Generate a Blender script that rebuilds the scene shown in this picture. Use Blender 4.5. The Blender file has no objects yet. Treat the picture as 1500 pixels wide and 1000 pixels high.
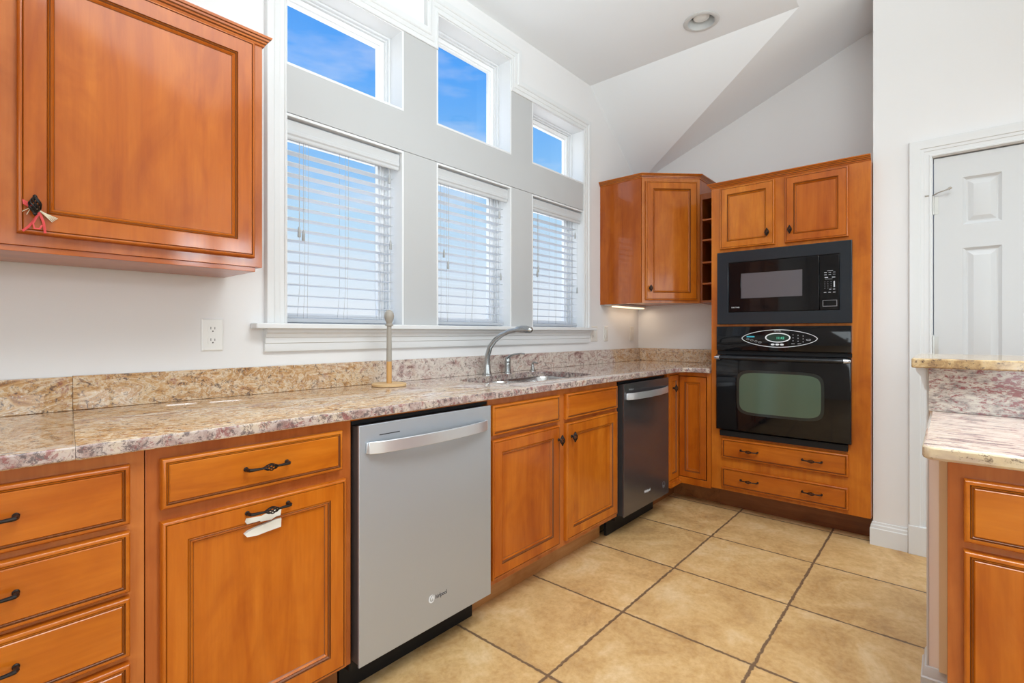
import bpy, bmesh, math, random
from mathutils import Vector, Matrix
random.seed(7)
SC = bpy.context.scene
COL = SC.collection

# ---------------------------------------------------------------- camera, view, world, lights
F_PX, HORIZON, YAW = 733.0, 487.0, math.radians(41.15)
cd = bpy.data.cameras.new('camera'); cam = bpy.data.objects.new('camera', cd); COL.objects.link(cam)
cd.sensor_width = 36.0; cd.lens = 36.0 * F_PX / 1500.0
cd.shift_y = (HORIZON - 500.0) / 1500.0
cd.clip_start = 0.05
cam.location = (0, -2.0, 1.16)
cam.rotation_euler = (math.radians(90), 0, YAW - math.radians(90))
SC.camera = cam
SC.view_settings.view_transform = 'Standard'
SC.view_settings.look = 'None'
SC.view_settings.exposure = 0.0
SC.view_settings.gamma = 1.0
SC.view_settings.use_curve_mapping = False
SC.cycles.use_denoising = True
SC.cycles.max_bounces = 8
SC.cycles.diffuse_bounces = 5
SC.cycles.glossy_bounces = 4
SC.cycles.transparent_max_bounces = 12
SC.cycles.sample_clamp_indirect = 6.0
SC.cycles.caustics_reflective = False
SC.cycles.caustics_refractive = False

def sky():
    w = bpy.data.worlds.new('sky'); SC.world = w; w.use_nodes = True
    nt = w.node_tree; nt.nodes.clear()
    N = nt.nodes.new; L = nt.links.new
    out = N('ShaderNodeOutputWorld'); bg = N('ShaderNodeBackground'); bg.inputs[1].default_value = 1.0
    tc = N('ShaderNodeTexCoord'); sp = N('ShaderNodeSeparateXYZ'); L(tc.outputs['Generated'], sp.inputs[0])
    r = N('ShaderNodeValToRGB'); L(sp.outputs[2], r.inputs[0])
    e = r.color_ramp.elements
    e[0].position = 0.0; e[0].color = (.90, .94, 1.0, 1)
    e[1].position = 1.0; e[1].color = (.03, .20, .80, 1)
    for p, c in ((.10, (.76, .88, 1, 1)), (.22, (.50, .76, 1, 1)), (.33, (.22, .54, 1, 1)), (.46, (.065, .375, 1, 1))):
        k = e.new(p); k.color = c
    mp = N('ShaderNodeMapping'); mp.inputs['Scale'].default_value = (1.2, 1.2, 4.5); L(tc.outputs['Generated'], mp.inputs[0])
    n = N('ShaderNodeTexNoise'); n.inputs['Scale'].default_value = 3.0; n.inputs['Detail'].default_value = 7; n.inputs['Roughness'].default_value = .55
    L(mp.outputs[0], n.inputs[0])
    cr = N('ShaderNodeValToRGB'); cr.color_ramp.elements[0].position = .50; cr.color_ramp.elements[1].position = .80
    L(n.outputs[0], cr.inputs[0])
    mu = N('ShaderNodeMath'); mu.operation = 'MULTIPLY'; mu.inputs[1].default_value = .7; L(cr.outputs[0], mu.inputs[0])
    mx = N('ShaderNodeMix'); mx.data_type = 'RGBA'; L(mu.outputs[0], mx.inputs['Factor']); L(r.outputs[0], mx.inputs['A'])
    mx.inputs['B'].default_value = (.88, .91, .97, 1)
    L(mx.outputs['Result'], bg.inputs[0]); L(bg.outputs[0], out.inputs[0])
sky()

def area(name, loc, target, sx, sy, power, color=(1, 1, 1), spread=180):
    l = bpy.data.lights.new(name, 'AREA'); l.shape = 'RECTANGLE'; l.size = sx; l.size_y = sy; l.energy = power; l.color = color
    l.spread = math.radians(spread)
    o = bpy.data.objects.new(name, l); COL.objects.link(o); o.location = loc
    o.rotation_euler = (Vector(target) - Vector(loc)).to_track_quat('-Z', 'Y').to_euler()
    return o
# daylight through the glazed openings behind and beside the camera
area('daylight_rear', (0.0, -6.90, 1.45), (1.0, 0, 1.5), 3.8, 1.8, 62, (.84, .95, 1.0))
area('daylight_side', (-3.90, -3.0, 1.35), (3, -2.2, 1.0), 4.2, 1.8, 118, (.84, .95, 1.0))
area('transom_daylight', (2.46, -6.95, 2.30), (2.46, 0, 2.30), .38, .38, 12.0, (.86, .94, 1.0))
area('transom_daylight', (3.10, -6.95, 2.30), (3.10, 0, 2.30), .46, .38, 14.0, (.86, .94, 1.0))
# added fill without fixtures: one from overhead, one up onto the vault
area('overhead_fill', (.9, -2.2, 3.1), (1.3, -1.7, 0), 2.2, 1.0, 60, (.88, .96, 1.0), 130)
area('vault_fill', (.9, -2.3, 1.9), (1.4, -1.0, 3.6), 1.8, 1.4, 33, (.84, .95, 1.0), 125)
# daylight through the three kitchen windows
area('daylight_kitchen', (1.98, .40, 1.95), (1.98, -2.0, 1.3), 2.4, 1.4, 15, (.93, .97, 1.0))

# ---------------------------------------------------------------- materials
def new_mat(name):
    m = bpy.data.materials.new(name); m.use_nodes = True
    nt = m.node_tree; b = nt.nodes['Principled BSDF']
    return m, nt, b
def plain(name, c, rough=.5, metal=0, coat=0, spec=.5, emis=None, es=0):
    m, nt, b = new_mat(name)
    b.inputs['Base Color'].default_value = (*c, 1); b.inputs['Roughness'].default_value = rough
    b.inputs['Metallic'].default_value = metal; b.inputs['Coat Weight'].default_value = coat
    b.inputs['Coat Roughness'].default_value = .05
    b.inputs['Specular IOR Level'].default_value = spec
    if emis: b.inputs['Emission Color'].default_value = (*emis, 1); b.inputs['Emission Strength'].default_value = es
    return m
def coords(nt, scale, rand=0.0):
    N = nt.nodes.new; L = nt.links.new
    tc = N('ShaderNodeTexCoord'); mp = N('ShaderNodeMapping'); mp.inputs['Scale'].default_value = scale
    L(tc.outputs['Object'], mp.inputs[0])
    if rand:
        oi = N('ShaderNodeObjectInfo'); mu = N('ShaderNodeMath'); mu.operation = 'MULTIPLY'; mu.inputs[1].default_value = rand
        L(oi.outputs['Random'], mu.inputs[0]); L(mu.outputs[0], mp.inputs['Location'])
    return mp.outputs[0]
def ramp(nt, src, stops):
    r = nt.nodes.new('ShaderNodeValToRGB'); nt.links.new(src, r.inputs[0]); e = r.color_ramp.elements
    e[0].position = stops[0][0]; e[0].color = (*stops[0][1], 1); e[1].position = stops[-1][0]; e[1].color = (*stops[-1][1], 1)
    for p, c in stops[1:-1]:
        k = e.new(p); k.color = (*c, 1)
    return r.outputs[0]
def noise(nt, vec, scale, detail=4, rough=.5, dist=0):
    n = nt.nodes.new('ShaderNodeTexNoise'); n.inputs['Scale'].default_value = scale; n.inputs['Detail'].default_value = detail
    n.inputs['Roughness'].default_value = rough; n.inputs['Distortion'].default_value = dist
    nt.links.new(vec, n.inputs[0]); return n.outputs[0]
def mix(nt, fac, a, b, mode='MIX'):
    m = nt.nodes.new('ShaderNodeMix'); m.data_type = 'RGBA'; m.blend_type = mode
    for s, v in (('Factor', fac), ('A', a), ('B', b)):
        if isinstance(v, (int, float)): m.inputs[s].default_value = v
        elif isinstance(v, tuple): m.inputs[s].default_value = (*v, 1)
        else: nt.links.new(v, m.inputs[s])
    return m.outputs['Result']
def bump(nt, b, src, strength, dist=.002):
    n = nt.nodes.new('ShaderNodeBump'); n.inputs['Strength'].default_value = strength; n.inputs['Distance'].default_value = dist
    nt.links.new(src, n.inputs['Height']); nt.links.new(n.outputs[0], b.inputs['Normal'])

def wood(name, along, base=(.455, .116, .006), dark=(.37, .082, .004), light=(.53, .155, .012), rough=.33):
    m, nt, b = new_mat(name)
    s = {'z': (9, 9, 1.0), 'x': (1.0, 9, 9), 'y': (9, 1.0, 9)}[along]
    v = coords(nt, s, 37)
    n1 = noise(nt, v, 1.6, 6, .6, .8)
    c1 = ramp(nt, n1, [(.28, dark), (.45, base), (.72, light)])
    oi = nt.nodes.new('ShaderNodeObjectInfo')
    tint = ramp(nt, oi.outputs['Random'], [(0, (.86, .76, .70)), (.5, (1, 1, 1)), (1, (1.06, 1.16, 1.25))])
    c1 = mix(nt, 1.0, c1, tint, 'MULTIPLY')
    blot = noise(nt, coords(nt, {'z': (3, 3, 1.3), 'x': (1.3, 3, 3), 'y': (3, 1.3, 3)}[along], 23), 2.2, 4, .6, 1.0)
    c1 = mix(nt, 1.0, c1, ramp(nt, blot, [(.35, (.84, .74, .66)), (.58, (1.03, 1.03, 1.03))]), 'MULTIPLY')
    s2 = {'z': (70, 70, 2.5), 'x': (2.5, 70, 70), 'y': (70, 2.5, 70)}[along]
    n2 = noise(nt, coords(nt, s2, 11), 1.5, 3, .6)
    c2 = ramp(nt, n2, [(.35, (.88, .84, .80)), (.60, (1, 1, 1))])
    col = mix(nt, .55, c1, mix(nt, 1.0, c1, c2, 'MULTIPLY'))
    nt.links.new(col, b.inputs['Base Color'])
    b.inputs['Roughness'].default_value = rough; b.inputs['Specular IOR Level'].default_value = .2
    b.inputs['Coat Weight'].default_value = .5; b.inputs['Coat Roughness'].default_value = .10
    return m
WOODZ = wood('maple_vertical_grain', 'z')
WOODF = wood('maple_face_frame', 'z', (.46, .135, .026), (.38, .10, .018), (.52, .17, .038), .38)
WOODX = wood('maple_horizontal_grain', 'x')
WOODY = wood('maple_horizontal_grain_side', 'y')
GLAZE = plain('brown_glaze_line', (.17, .052, .012), .35)
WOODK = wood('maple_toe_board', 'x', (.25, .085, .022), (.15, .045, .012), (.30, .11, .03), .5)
WOODIN = plain('cabinet_interior', (.16, .06, .02), .5)

def granite(name, dark=.35, shift=0.0, pale=.6):
    m, nt, b = new_mat(name)
    v = coords(nt, (1, 1, 1))
    sx = nt.nodes.new('ShaderNodeSeparateXYZ'); tc = nt.nodes.new('ShaderNodeTexCoord'); nt.links.new(tc.outputs['Object'], sx.inputs[0])
    veins = noise(nt, coords(nt, (1.0, 1.4, 2.2)), 6.5, 9, .68, 1.8)
    golds = ramp(nt, veins, [(.30, (.16, .07, .03)), (.38, (.36, .18, .07)), (.45, (.52, .32, .15)), (.51, (.62, .50, .36)), (.56, (.42, .22, .08)), (.64, (.58, .43, .28)), (.74, (.24, .12, .06))])
    mauve = ramp(nt, veins, [(.30, (.14, .09, .08)), (.38, (.36, .23, .21)), (.46, (.54, .44, .39)), (.56, (.64, .57, .50)), (.63, (.44, .30, .26)), (.74, (.60, .52, .43))])
    geo = nt.nodes.new('ShaderNodeNewGeometry'); sg = nt.nodes.new('ShaderNodeSeparateXYZ'); nt.links.new(geo.outputs['Position'], sg.inputs[0])
    dv = nt.nodes.new('ShaderNodeMath'); dv.operation = 'DIVIDE'; dv.inputs[1].default_value = 4; nt.links.new(sg.outputs[0], dv.inputs[0])
    zone = ramp(nt, dv.outputs[0], [(.0, (.30 + shift,) * 3), (.20, (.34 + shift,) * 3), (.38, (.56 + shift,) * 3), (.52, (.66 + shift,) * 3), (.84, (.64 + shift,) * 3), (.90, (.36 + shift,) * 3)])
    big = noise(nt, geo.outputs['Position'], 3.2, 4, .6, .8)
    av = nt.nodes.new('ShaderNodeMath'); av.operation = 'MULTIPLY_ADD'; av.inputs[1].default_value = .55; nt.links.new(big, av.inputs[0]); nt.links.new(zone, av.inputs[2])
    c = mix(nt, ramp(nt, av.outputs[0], [(.70, (0, 0, 0)), (.84, (1, 1, 1))]), golds, mauve)
    sp = noise(nt, v, 110, 3, .8)
    c = mix(nt, ramp(nt, sp, [(.56, (0, 0, 0)), (.66, (pale,) * 3)]), c, (.70, .65, .57))
    sp2 = noise(nt, v, 58, 5, .85, .7)
    c = mix(nt, ramp(nt, sp2, [(.535, (0, 0, 0)), (.62, (dark, dark, dark))]), c, (.09, .06, .055))
    bur = noise(nt, v, 20, 7, .8, .5)
    c = mix(nt, ramp(nt, bur, [(.57, (0, 0, 0)), (.66, (.75, .75, .75))]), c, (.26, .085, .07))
    nt.links.new(c, b.inputs['Base Color'])
    b.inputs['Roughness'].default_value = .03; b.inputs['Specular IOR Level'].default_value = .6
    return m
GRANITE = granite('polished_granite', dark=.9)
def granite_edge():
    m, nt, b = new_mat('rough_granite_edge')
    v = coords(nt, (1, 1, 1))
    c = ramp(nt, noise(nt, v, 14, 5, .6, .4), [(.35, (.30, .19, .17)), (.5, (.50, .41, .37)), (.62, (.56, .46, .36))])
    s = noise(nt, v, 55, 6, .85, .4)
    c = mix(nt, ramp(nt, s, [(.505, (0, 0, 0)), (.56, (.9, .9, .9))]), c, (.12, .09, .09))
    s = noise(nt, v, 30, 5, .8, .6)
    c = mix(nt, ramp(nt, s, [(.54, (0, 0, 0)), (.60, (.8, .8, .8))]), c, (.26, .085, .08))
    nt.links.new(c, b.inputs['Base Color']); b.inputs['Roughness'].default_value = .25
    return m
GEDGE = granite_edge()
def granite_red():
    m, nt, b = new_mat('burgundy_flecked_granite')
    v = coords(nt, (1, .55, 1.3))
    c = ramp(nt, noise(nt, v, 60, 5, .75), [(.36, (.20, .17, .16)), (.47, (.44, .38, .34)), (.60, (.60, .55, .48))])
    a = noise(nt, v, 85, 4, .8, .3); g_ = noise(nt, v, 7, 4, .6, .6)
    mm = nt.nodes.new('ShaderNodeMath'); mm.operation = 'MULTIPLY_ADD'; mm.inputs[1].default_value = .38
    nt.links.new(g_, mm.inputs[0]); nt.links.new(a, mm.inputs[2])
    c = mix(nt, ramp(nt, mm.outputs[0], [(.705, (0, 0, 0)), (.78, (.9, .9, .9))]), c, (.25, .06, .065))
    nt.links.new(c, b.inputs['Base Color']); b.inputs['Roughness'].default_value = .1
    return m
def granite_streak():
    m, nt, b = new_mat('cream_streaked_granite')
    v = coords(nt, (3.2, .9, 3.2))
    c = ramp(nt, noise(nt, v, 11, 8, .7, .7), [(.36, (.10, .07, .07)), (.42, (.34, .22, .20)), (.48, (.58, .45, .38)), (.53, (.68, .58, .48)), (.59, (.42, .28, .24)), (.66, (.62, .50, .38))])
    nt.links.new(c, b.inputs['Base Color']); b.inputs['Roughness'].default_value = .06
    return m
def granite_cream_edge():
    m, nt, b = new_mat('yellow_cream_granite_edge')
    v = coords(nt, (1, .8, 1))
    c = ramp(nt, noise(nt, v, 12, 5, .6, .4), [(.38, (.52, .40, .30)), (.5, (.66, .54, .36)), (.62, (.72, .62, .46))])
    c = mix(nt, ramp(nt, noise(nt, v, 34, 6, .85, .4), [(.56, (0, 0, 0)), (.62, (.85, .85, .85))]), c, (.14, .09, .07))
    nt.links.new(c, b.inputs['Base Color']); b.inputs['Roughness'].default_value = .1
    return m
def granite_bar():
    m, nt, b = new_mat('tan_speckled_granite')
    v = coords(nt, (1, .8, 1))
    c = ramp(nt, noise(nt, v, 22, 6, .7, .4), [(.36, (.22, .13, .07)), (.47, (.38, .25, .12)), (.56, (.50, .36, .19)), (.68, (.46, .36, .26))])
    c = mix(nt, ramp(nt, noise(nt, v, 75, 5, .85), [(.56, (0, 0, 0)), (.61, (.95, .95, .95))]), c, (.07, .045, .04))
    nt.links.new(c, b.inputs['Base Color']); b.inputs['Roughness'].default_value = .08
    return m
GSTREAK, GCEDGE, GBAR = granite_streak(), granite_cream_edge(), granite_bar()
GRED = granite_red()
def paint(name, c, bumpy=.05, rough=.6):
    m, nt, b = new_mat(name)
    v = coords(nt, (1, 1, 1))
    n = noise(nt, v, 1.5, 2)
    lo = tuple(x * .985 for x in c)
    nt.links.new(ramp(nt, n, [(.35, lo), (.65, c)]), b.inputs['Base Color'])
    b.inputs['Roughness'].default_value = rough; b.inputs['Specular IOR Level'].default_value = .3
    if bumpy: bump(nt, b, noise(nt, v, 260, 2), bumpy, .001)
    return m
WALL = paint('warm_white_wall_paint', (.75, .742, .74))
CEIL = paint('ceiling_paint', (.81, .835, .855))
TRIM = paint('white_trim_paint', (.70, .708, .712), 0, .38)
DOORW = paint('white_door_paint', (.61, .617, .622), 0, .42)
BOARD = paint('shaded_board_paint', (.49, .495, .498), 0, .42)  # trim white greyed down, backlit shade on the boards put into the colour
REVEAL = paint('daylit_reveal_paint', (.72, .73, .74), 0, .4)  # trim white lightened, daylight caught by the reveals put into the colour
VALM = paint('painted_valance', (.56, .57, .58), 0, .45)
VINYL = plain('white_vinyl_window', (.84, .84, .84), .35)
SLATM, nt, b = new_mat('white_blind_slat')
b.inputs['Base Color'].default_value = (.82, .83, .84, 1); b.inputs['Roughness'].default_value = .45
tr = nt.nodes.new('ShaderNodeBsdfTranslucent'); tr.inputs[0].default_value = (.8, .82, .85, 1)
mxs = nt.nodes.new('ShaderNodeMixShader'); mxs.inputs[0].default_value = .6
o_ = nt.nodes['Material Output']; nt.links.new(b.outputs[0], mxs.inputs[1]); nt.links.new(tr.outputs[0], mxs.inputs[2]); nt.links.new(mxs.outputs[0], o_.inputs[0])
def glass():
    m = bpy.data.materials.new('window_glass'); m.use_nodes = True; nt = m.node_tree; nt.nodes.clear()
    o = nt.nodes.new('ShaderNodeOutputMaterial'); t = nt.nodes.new('ShaderNodeBsdfTransparent'); t.inputs[0].default_value = (.985, .99, .99, 1)
    g = nt.nodes.new('ShaderNodeBsdfGlossy'); g.inputs['Roughness'].default_value = 0
    x = nt.nodes.new('ShaderNodeMixShader'); x.inputs[0].default_value = .04
    nt.links.new(t.outputs[0], x.inputs[1]); nt.links.new(g.outputs[0], x.inputs[2]); nt.links.new(x.outputs[0], o.inputs[0])
    return m
GLASS = glass()
IRON = plain('dark_bronze_iron', (.022, .017, .015), .38, .6)
CORD = plain('grey_cord', (.45, .45, .45), .7)
TASSEL = plain('grey_plastic', (.38, .39, .39), .5)
def steel(name, c, rough, brush=1, metal=1):
    m, nt, b = new_mat(name)
    b.inputs['Base Color'].default_value = (*c, 1); b.inputs['Metallic'].default_value = metal; b.inputs['Roughness'].default_value = rough
    v = coords(nt, (3, 3, 260))
    bump(nt, b, noise(nt, v, 2, 2), .06 * brush, .001)
    return m
STEEL = steel('brushed_stainless_steel', (.47, .51, .56), .46, 1, .7)
STEELH = steel('bright_handle_steel', (.70, .73, .77), .30, .4, .75)
BLKSTEEL = steel('dark_stainless_steel', (.17, .165, .175), .24, 1, .8)
SINKM = steel('satin_sink_steel', (.62, .62, .62), .25, .3)
NICKEL = plain('brushed_nickel', (.42, .43, .43), .24, 1)
NICKEL2 = plain('hinge_nickel', (.55, .54, .51), .3, 1)
BLACK = plain('black_plastic', (.007, .007, .008), .5, spec=.25)
BLKGLOSS = plain('black_glass', (.004, .004, .005), .05, 0, spec=.35)
MWFRAME = plain('satin_black_trim', (.010, .014, .020), .2)
GREYWIN = plain('microwave_window_mesh', (.10, .09, .10), .16)
OVENWIN = plain('oven_window_glass', (.075, .110, .075), .08)
PLATE = plain('white_plastic_plate', (.78, .78, .76), .35)
PLATE2 = plain('cream_plastic_plate', (.70, .67, .62), .4)
SLOT = plain('dark_slot', (.02, .02, .02), .6)
PRINT = plain('white_print', (.72, .74, .76), .5)
PRINTD = plain('dark_print', (.08, .08, .09), .5)
CYAN = plain('cyan_print', (.05, .42, .55), .5)
LEDG = plain('green_clock_digits', (.02, .1, .06), .5, emis=(.10, .9, .55), es=.8)
LCD = plain('dark_green_display', (.010, .030, .020), .15)
BEECH = plain('pale_beech_wood', (.60, .40, .20), .5)
BEECHG = plain('grey_worn_wood', (.34, .31, .27), .45)
RAWW = plain('unfinished_wood_strip', (.88, .68, .42), .6)
PINKP = plain('beige_wall_face', (.90, .79, .74), .6)
REDR = plain('red_ribbon', (.62, .05, .05), .6)
TWINE = plain('cream_twine', (.75, .68, .52), .8)
TAPE = plain('white_tape', (.70, .68, .62), .6)
BULB = plain('frosted_bulb', (.75, .76, .74), .3)
CUP = plain('reflector_white', (.55, .55, .54), .4)
WARM = plain('warm_tube', (1, .8, .55), .4, emis=(1.0, .74, .48), es=1.6)

def floor_mat():
    m, nt, b = new_mat('slate_look_floor_tile'); N = nt.nodes.new; L = nt.links.new
    tc = N('ShaderNodeTexCoord'); v = tc.outputs['Object']
    wob = N('ShaderNodeTexNoise'); wob.inputs['Scale'].default_value = 55; wob.inputs['Detail'].default_value = 3; L(v, wob.inputs[0])
    sub = N('ShaderNodeVectorMath'); sub.operation = 'SUBTRACT'; sub.inputs[1].default_value = (.5, .5, .5); L(wob.outputs['Color'], sub.inputs[0])
    sc = N('ShaderNodeVectorMath'); sc.operation = 'SCALE'; sc.inputs['Scale'].default_value = .013; L(sub.outputs[0], sc.inputs[0])
    ad = N('ShaderNodeVectorMath'); ad.operation = 'ADD'; L(v, ad.inputs[0]); L(sc.outputs[0], ad.inputs[1])
    sp = N('ShaderNodeSeparateXYZ'); L(ad.outputs[0], sp.inputs[0])
    def cell(src, off, size):
        a = N('ShaderNodeMath'); a.operation = 'SUBTRACT'; a.inputs[1].default_value = off; L(src, a.inputs[0])
        d = N('ShaderNodeMath'); d.operation = 'DIVIDE'; d.inputs[1].default_value = size; L(a.outputs[0], d.inputs[0])
        fl = N('ShaderNodeMath'); fl.operation = 'FLOOR'; L(d.outputs[0], fl.inputs[0])
        pp = N('ShaderNodeMath'); pp.operation = 'PINGPONG'; pp.inputs[1].default_value = size / 2; L(a.outputs[0], pp.inputs[0])
        return pp.outputs[0], fl.outputs[0]
    dx, ix = cell(sp.outputs[0], 1.355 - .514 * 20, .514); dy, iy = cell(sp.outputs[1], -.977 - .5075 * 20, .5075)
    mn = N('ShaderNodeMath'); mn.operation = 'MINIMUM'; L(dx, mn.inputs[0]); L(dy, mn.inputs[1])
    gr = N('ShaderNodeMapRange'); gr.inputs['From Min'].default_value = .0038; gr.inputs['From Max'].default_value = .0068; L(mn.outputs[0], gr.inputs[0])
    cx = N('ShaderNodeCombineXYZ'); L(ix, cx.inputs[0]); L(iy, cx.inputs[1])
    wn = N('ShaderNodeTexWhiteNoise'); L(cx.outputs[0], wn.inputs[0])
    sc2 = N('ShaderNodeVectorMath'); sc2.operation = 'SCALE'; sc2.inputs['Scale'].default_value = 9; L(wn.outputs['Color'], sc2.inputs[0])
    ad2 = N('ShaderNodeVectorMath'); ad2.operation = 'ADD'; L(v, ad2.inputs[0]); L(sc2.outputs[0], ad2.inputs[1])
    n1 = noise(nt, ad2.outputs[0], 4.5, 9, .68, .5)
    c = ramp(nt, n1, [(.30, (.36, .175, .058)), (.43, (.53, .29, .105)), (.54, (.66, .40, .165)), (.70, (.80, .58, .34))])
    n2 = noise(nt, ad2.outputs[0], 45, 5, .7)
    c = mix(nt, .36, c, ramp(nt, n2, [(.35, (.46, .28, .10)), (.6, (.70, .51, .27))]))
    tone = ramp(nt, wn.outputs['Value'], [(0, (.92, .92, .92)), (1, (1.0, 1.0, 1.0))])
    c = mix(nt, 1.0, c, tone, 'MULTIPLY')
    c = mix(nt, gr.outputs[0], (.17, .10, .055), c)
    L(c, b.inputs['Base Color'])
    rr = N('ShaderNodeMapRange'); rr.inputs['To Min'].default_value = .38; rr.inputs['To Max'].default_value = .55; L(n2, rr.inputs[0])
    L(rr.outputs[0], b.inputs['Roughness']); b.inputs['Specular IOR Level'].default_value = .4
    h = N('ShaderNodeMath'); h.operation = 'MULTIPLY_ADD'; h.inputs[1].default_value = .25; L(n1, h.inputs[0]); L(gr.outputs[0], h.inputs[2])
    bump(nt, b, h.outputs[0], .5, .003)
    return m
FLOORM = floor_mat()

# ---------------------------------------------------------------- mesh helpers
class Fr:
    def __init__(s, O, U, V, W): s.O, s.U, s.V, s.W = map(Vector, (O, U, V, W))
    def p(s, u, v, w=0): return s.O + s.U * u + s.V * v + s.W * w
def FY(y): return Fr((0, y, 0), (1, 0, 0), (0, 0, 1), (0, -1, 0))      # faces -y, u = x
def FX(x): return Fr((x, 0, 0), (0, -1, 0), (0, 0, 1), (-1, 0, 0))     # faces -x, u = -y
FZ = Fr((0, 0, 0), (1, 0, 0), (0, 1, 0), (0, 0, 1))                     # plan, w = z
class MB:
    def __init__(s): s.v = []; s.f = []; s.m = []
    def add(s, pts): i = len(s.v); s.v += [Vector(p) for p in pts]; return i
    def face(s, idx, m=0): s.f.append(tuple(idx)); s.m.append(m)
    def box(s, fr, u0, u1, v0, v1, w0, w1, m=0):
        i = s.add([fr.p(u, v, w) for w in (w0, w1) for u, v in ((u0, v0), (u1, v0), (u1, v1), (u0, v1))])
        for q in ((3, 2, 1, 0), (4, 5, 6, 7), (0, 1, 5, 4), (1, 2, 6, 5), (2, 3, 7, 6), (3, 0, 4, 7)): s.face([i + k for k in q], m)
        return s
    def wb(s, x0, x1, y0, y1, z0, z1, m=0): return s.box(FZ, x0, x1, y0, y1, z0, z1, m)
    def rings(s, fr, u0, u1, v0, v1, prof, m=0, capm=None):
        """closed panel: nested rectangles, prof = (inset, depth[, material])"""
        R = []
        for p in prof:
            a, w = p[0], p[1]
            R.append(s.add([fr.p(u0 + a, v0 + a, w), fr.p(u1 - a, v0 + a, w), fr.p(u1 - a, v1 - a, w), fr.p(u0 + a, v1 - a, w)]))
        s.face([R[0] + 3, R[0] + 2, R[0] + 1, R[0]], m)
        for k in range(len(R) - 1):
            mm = prof[k + 1][2] if len(prof[k + 1]) > 2 else m
            for j in range(4): s.face([R[k] + j, R[k] + (j + 1) % 4, R[k + 1] + (j + 1) % 4, R[k + 1] + j], mm)
        s.face([R[-1] + k for k in range(4)], m if capm is None else capm)
        return s
    def prism(s, fr, poly, w0, w1, m=0, holes=(), ms=None):
        bm = bmesh.new(); loops = [poly] + list(holes)
        V = []; E = []
        for lp in loops:
            vs = [bm.verts.new((a, b_, 0)) for a, b_ in lp]
            E += [bm.edges.new((vs[k], vs[(k + 1) % len(vs)])) for k in range(len(vs))]; V.append(vs)
        if holes:
            bmesh.ops.triangle_fill(bm, use_beauty=True, use_dissolve=False, edges=E)
            bm.verts.index_update(); tri = [[v.index for v in f.verts] for f in bm.faces]
        else: tri = [list(range(len(poly)))]
        co = [(v.co.x, v.co.y) for vs in V for v in vs]; bm.free()
        n = len(co); i = s.add([fr.p(a, b_, w0) for a, b_ in co] + [fr.p(a, b_, w1) for a, b_ in co])
        for t in tri: s.face([i + k for k in reversed(t)], m); s.face([i + n + k for k in t], m)
        st = 0
        for vs in V:
            L = len(vs)
            for k in range(L):
                a, b_ = st + k, st + (k + 1) % L; s.face([i + a, i + b_, i + n + b_, i + n + a], m if ms is None else ms)
            st += L
        return s
    def sweep(s, fr, path, prof, m=0, closed=False, mats=None):
        """prof (offset to the left of the path, w) carried along path (u,v) with mitres"""
        n = len(path); P = [Vector(p) for p in path]; R = []
        for k in range(n):
            d0 = (P[k] - P[k - 1]).normalized() if (k > 0 or closed) else None
            d1 = (P[(k + 1) % n] - P[k]).normalized() if (k < n - 1 or closed) else None
            if d0 is None: d0 = d1
            if d1 is None: d1 = d0
            n0 = Vector((-d0.y, d0.x)); n1 = Vector((-d1.y, d1.x)); b_ = (n0 + n1); b_ = b_ / (b_.dot(n0) or 1)
            R.append(s.add([fr.p(P[k].x + b_.x * o, P[k].y + b_.y * o, w) for o, w in prof]))
        q = len(prof)
        for k in range(n if closed else n - 1):
            a, b_ = R[k], R[(k + 1) % n]
            for j in range(q): s.face([a + j, a + (j + 1) % q, b_ + (j + 1) % q, b_ + j], mats[j] if mats else m)
        if not closed:
            s.face([R[0] + j for j in range(q)], m); s.face([R[-1] + j for j in reversed(range(q))], m)
        return s
    def tube(s, pts, r, n=10, m=0, sq=None):
        P = [Vector(p) for p in pts]; N = len(P); rr = r if isinstance(r, (list, tuple)) else [r] * N
        up = None; R = []
        for k in range(N):
            t = (P[min(k + 1, N - 1)] - P[max(k - 1, 0)]).normalized()
            if up is None:
                up = Vector((0, 0, 1)) if abs(t.z) < .9 else Vector((1, 0, 0))
            a = t.cross(up).normalized(); up = a.cross(t).normalized()
            fx, fy = sq if sq else (1, 1)
            R.append(s.add([P[k] + (a * math.cos(2 * math.pi * j / n) * fx + up * math.sin(2 * math.pi * j / n) * fy) * rr[k] for j in range(n)]))
        for k in range(N - 1):
            for j in range(n): s.face([R[k] + j, R[k] + (j + 1) % n, R[k + 1] + (j + 1) % n, R[k + 1] + j], m)
        s.face([R[0] + j for j in reversed(range(n))], m); s.face([R[-1] + j for j in range(n)], m)
        return s
    def lathe(s, c, prof, n=24, m=0, axis=(0, 0, 1), mats=None, caps=True):
        A = Vector(axis).normalized(); X = A.orthogonal().normalized(); Y = A.cross(X); c = Vector(c); R = []
        for r, h in prof:
            R.append(s.add([c + A * h + (X * math.cos(2 * math.pi * j / n) + Y * math.sin(2 * math.pi * j / n)) * max(r, 1e-5) for j in range(n)]))
        for k in range(len(R) - 1):
            for j in range(n): s.face([R[k] + j, R[k] + (j + 1) % n, R[k + 1] + (j + 1) % n, R[k + 1] + j], mats[k] if mats else m)
        if caps: s.face([R[0] + j for j in reversed(range(n))], m); s.face([R[-1] + j for j in range(n)], m)
        return s

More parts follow.
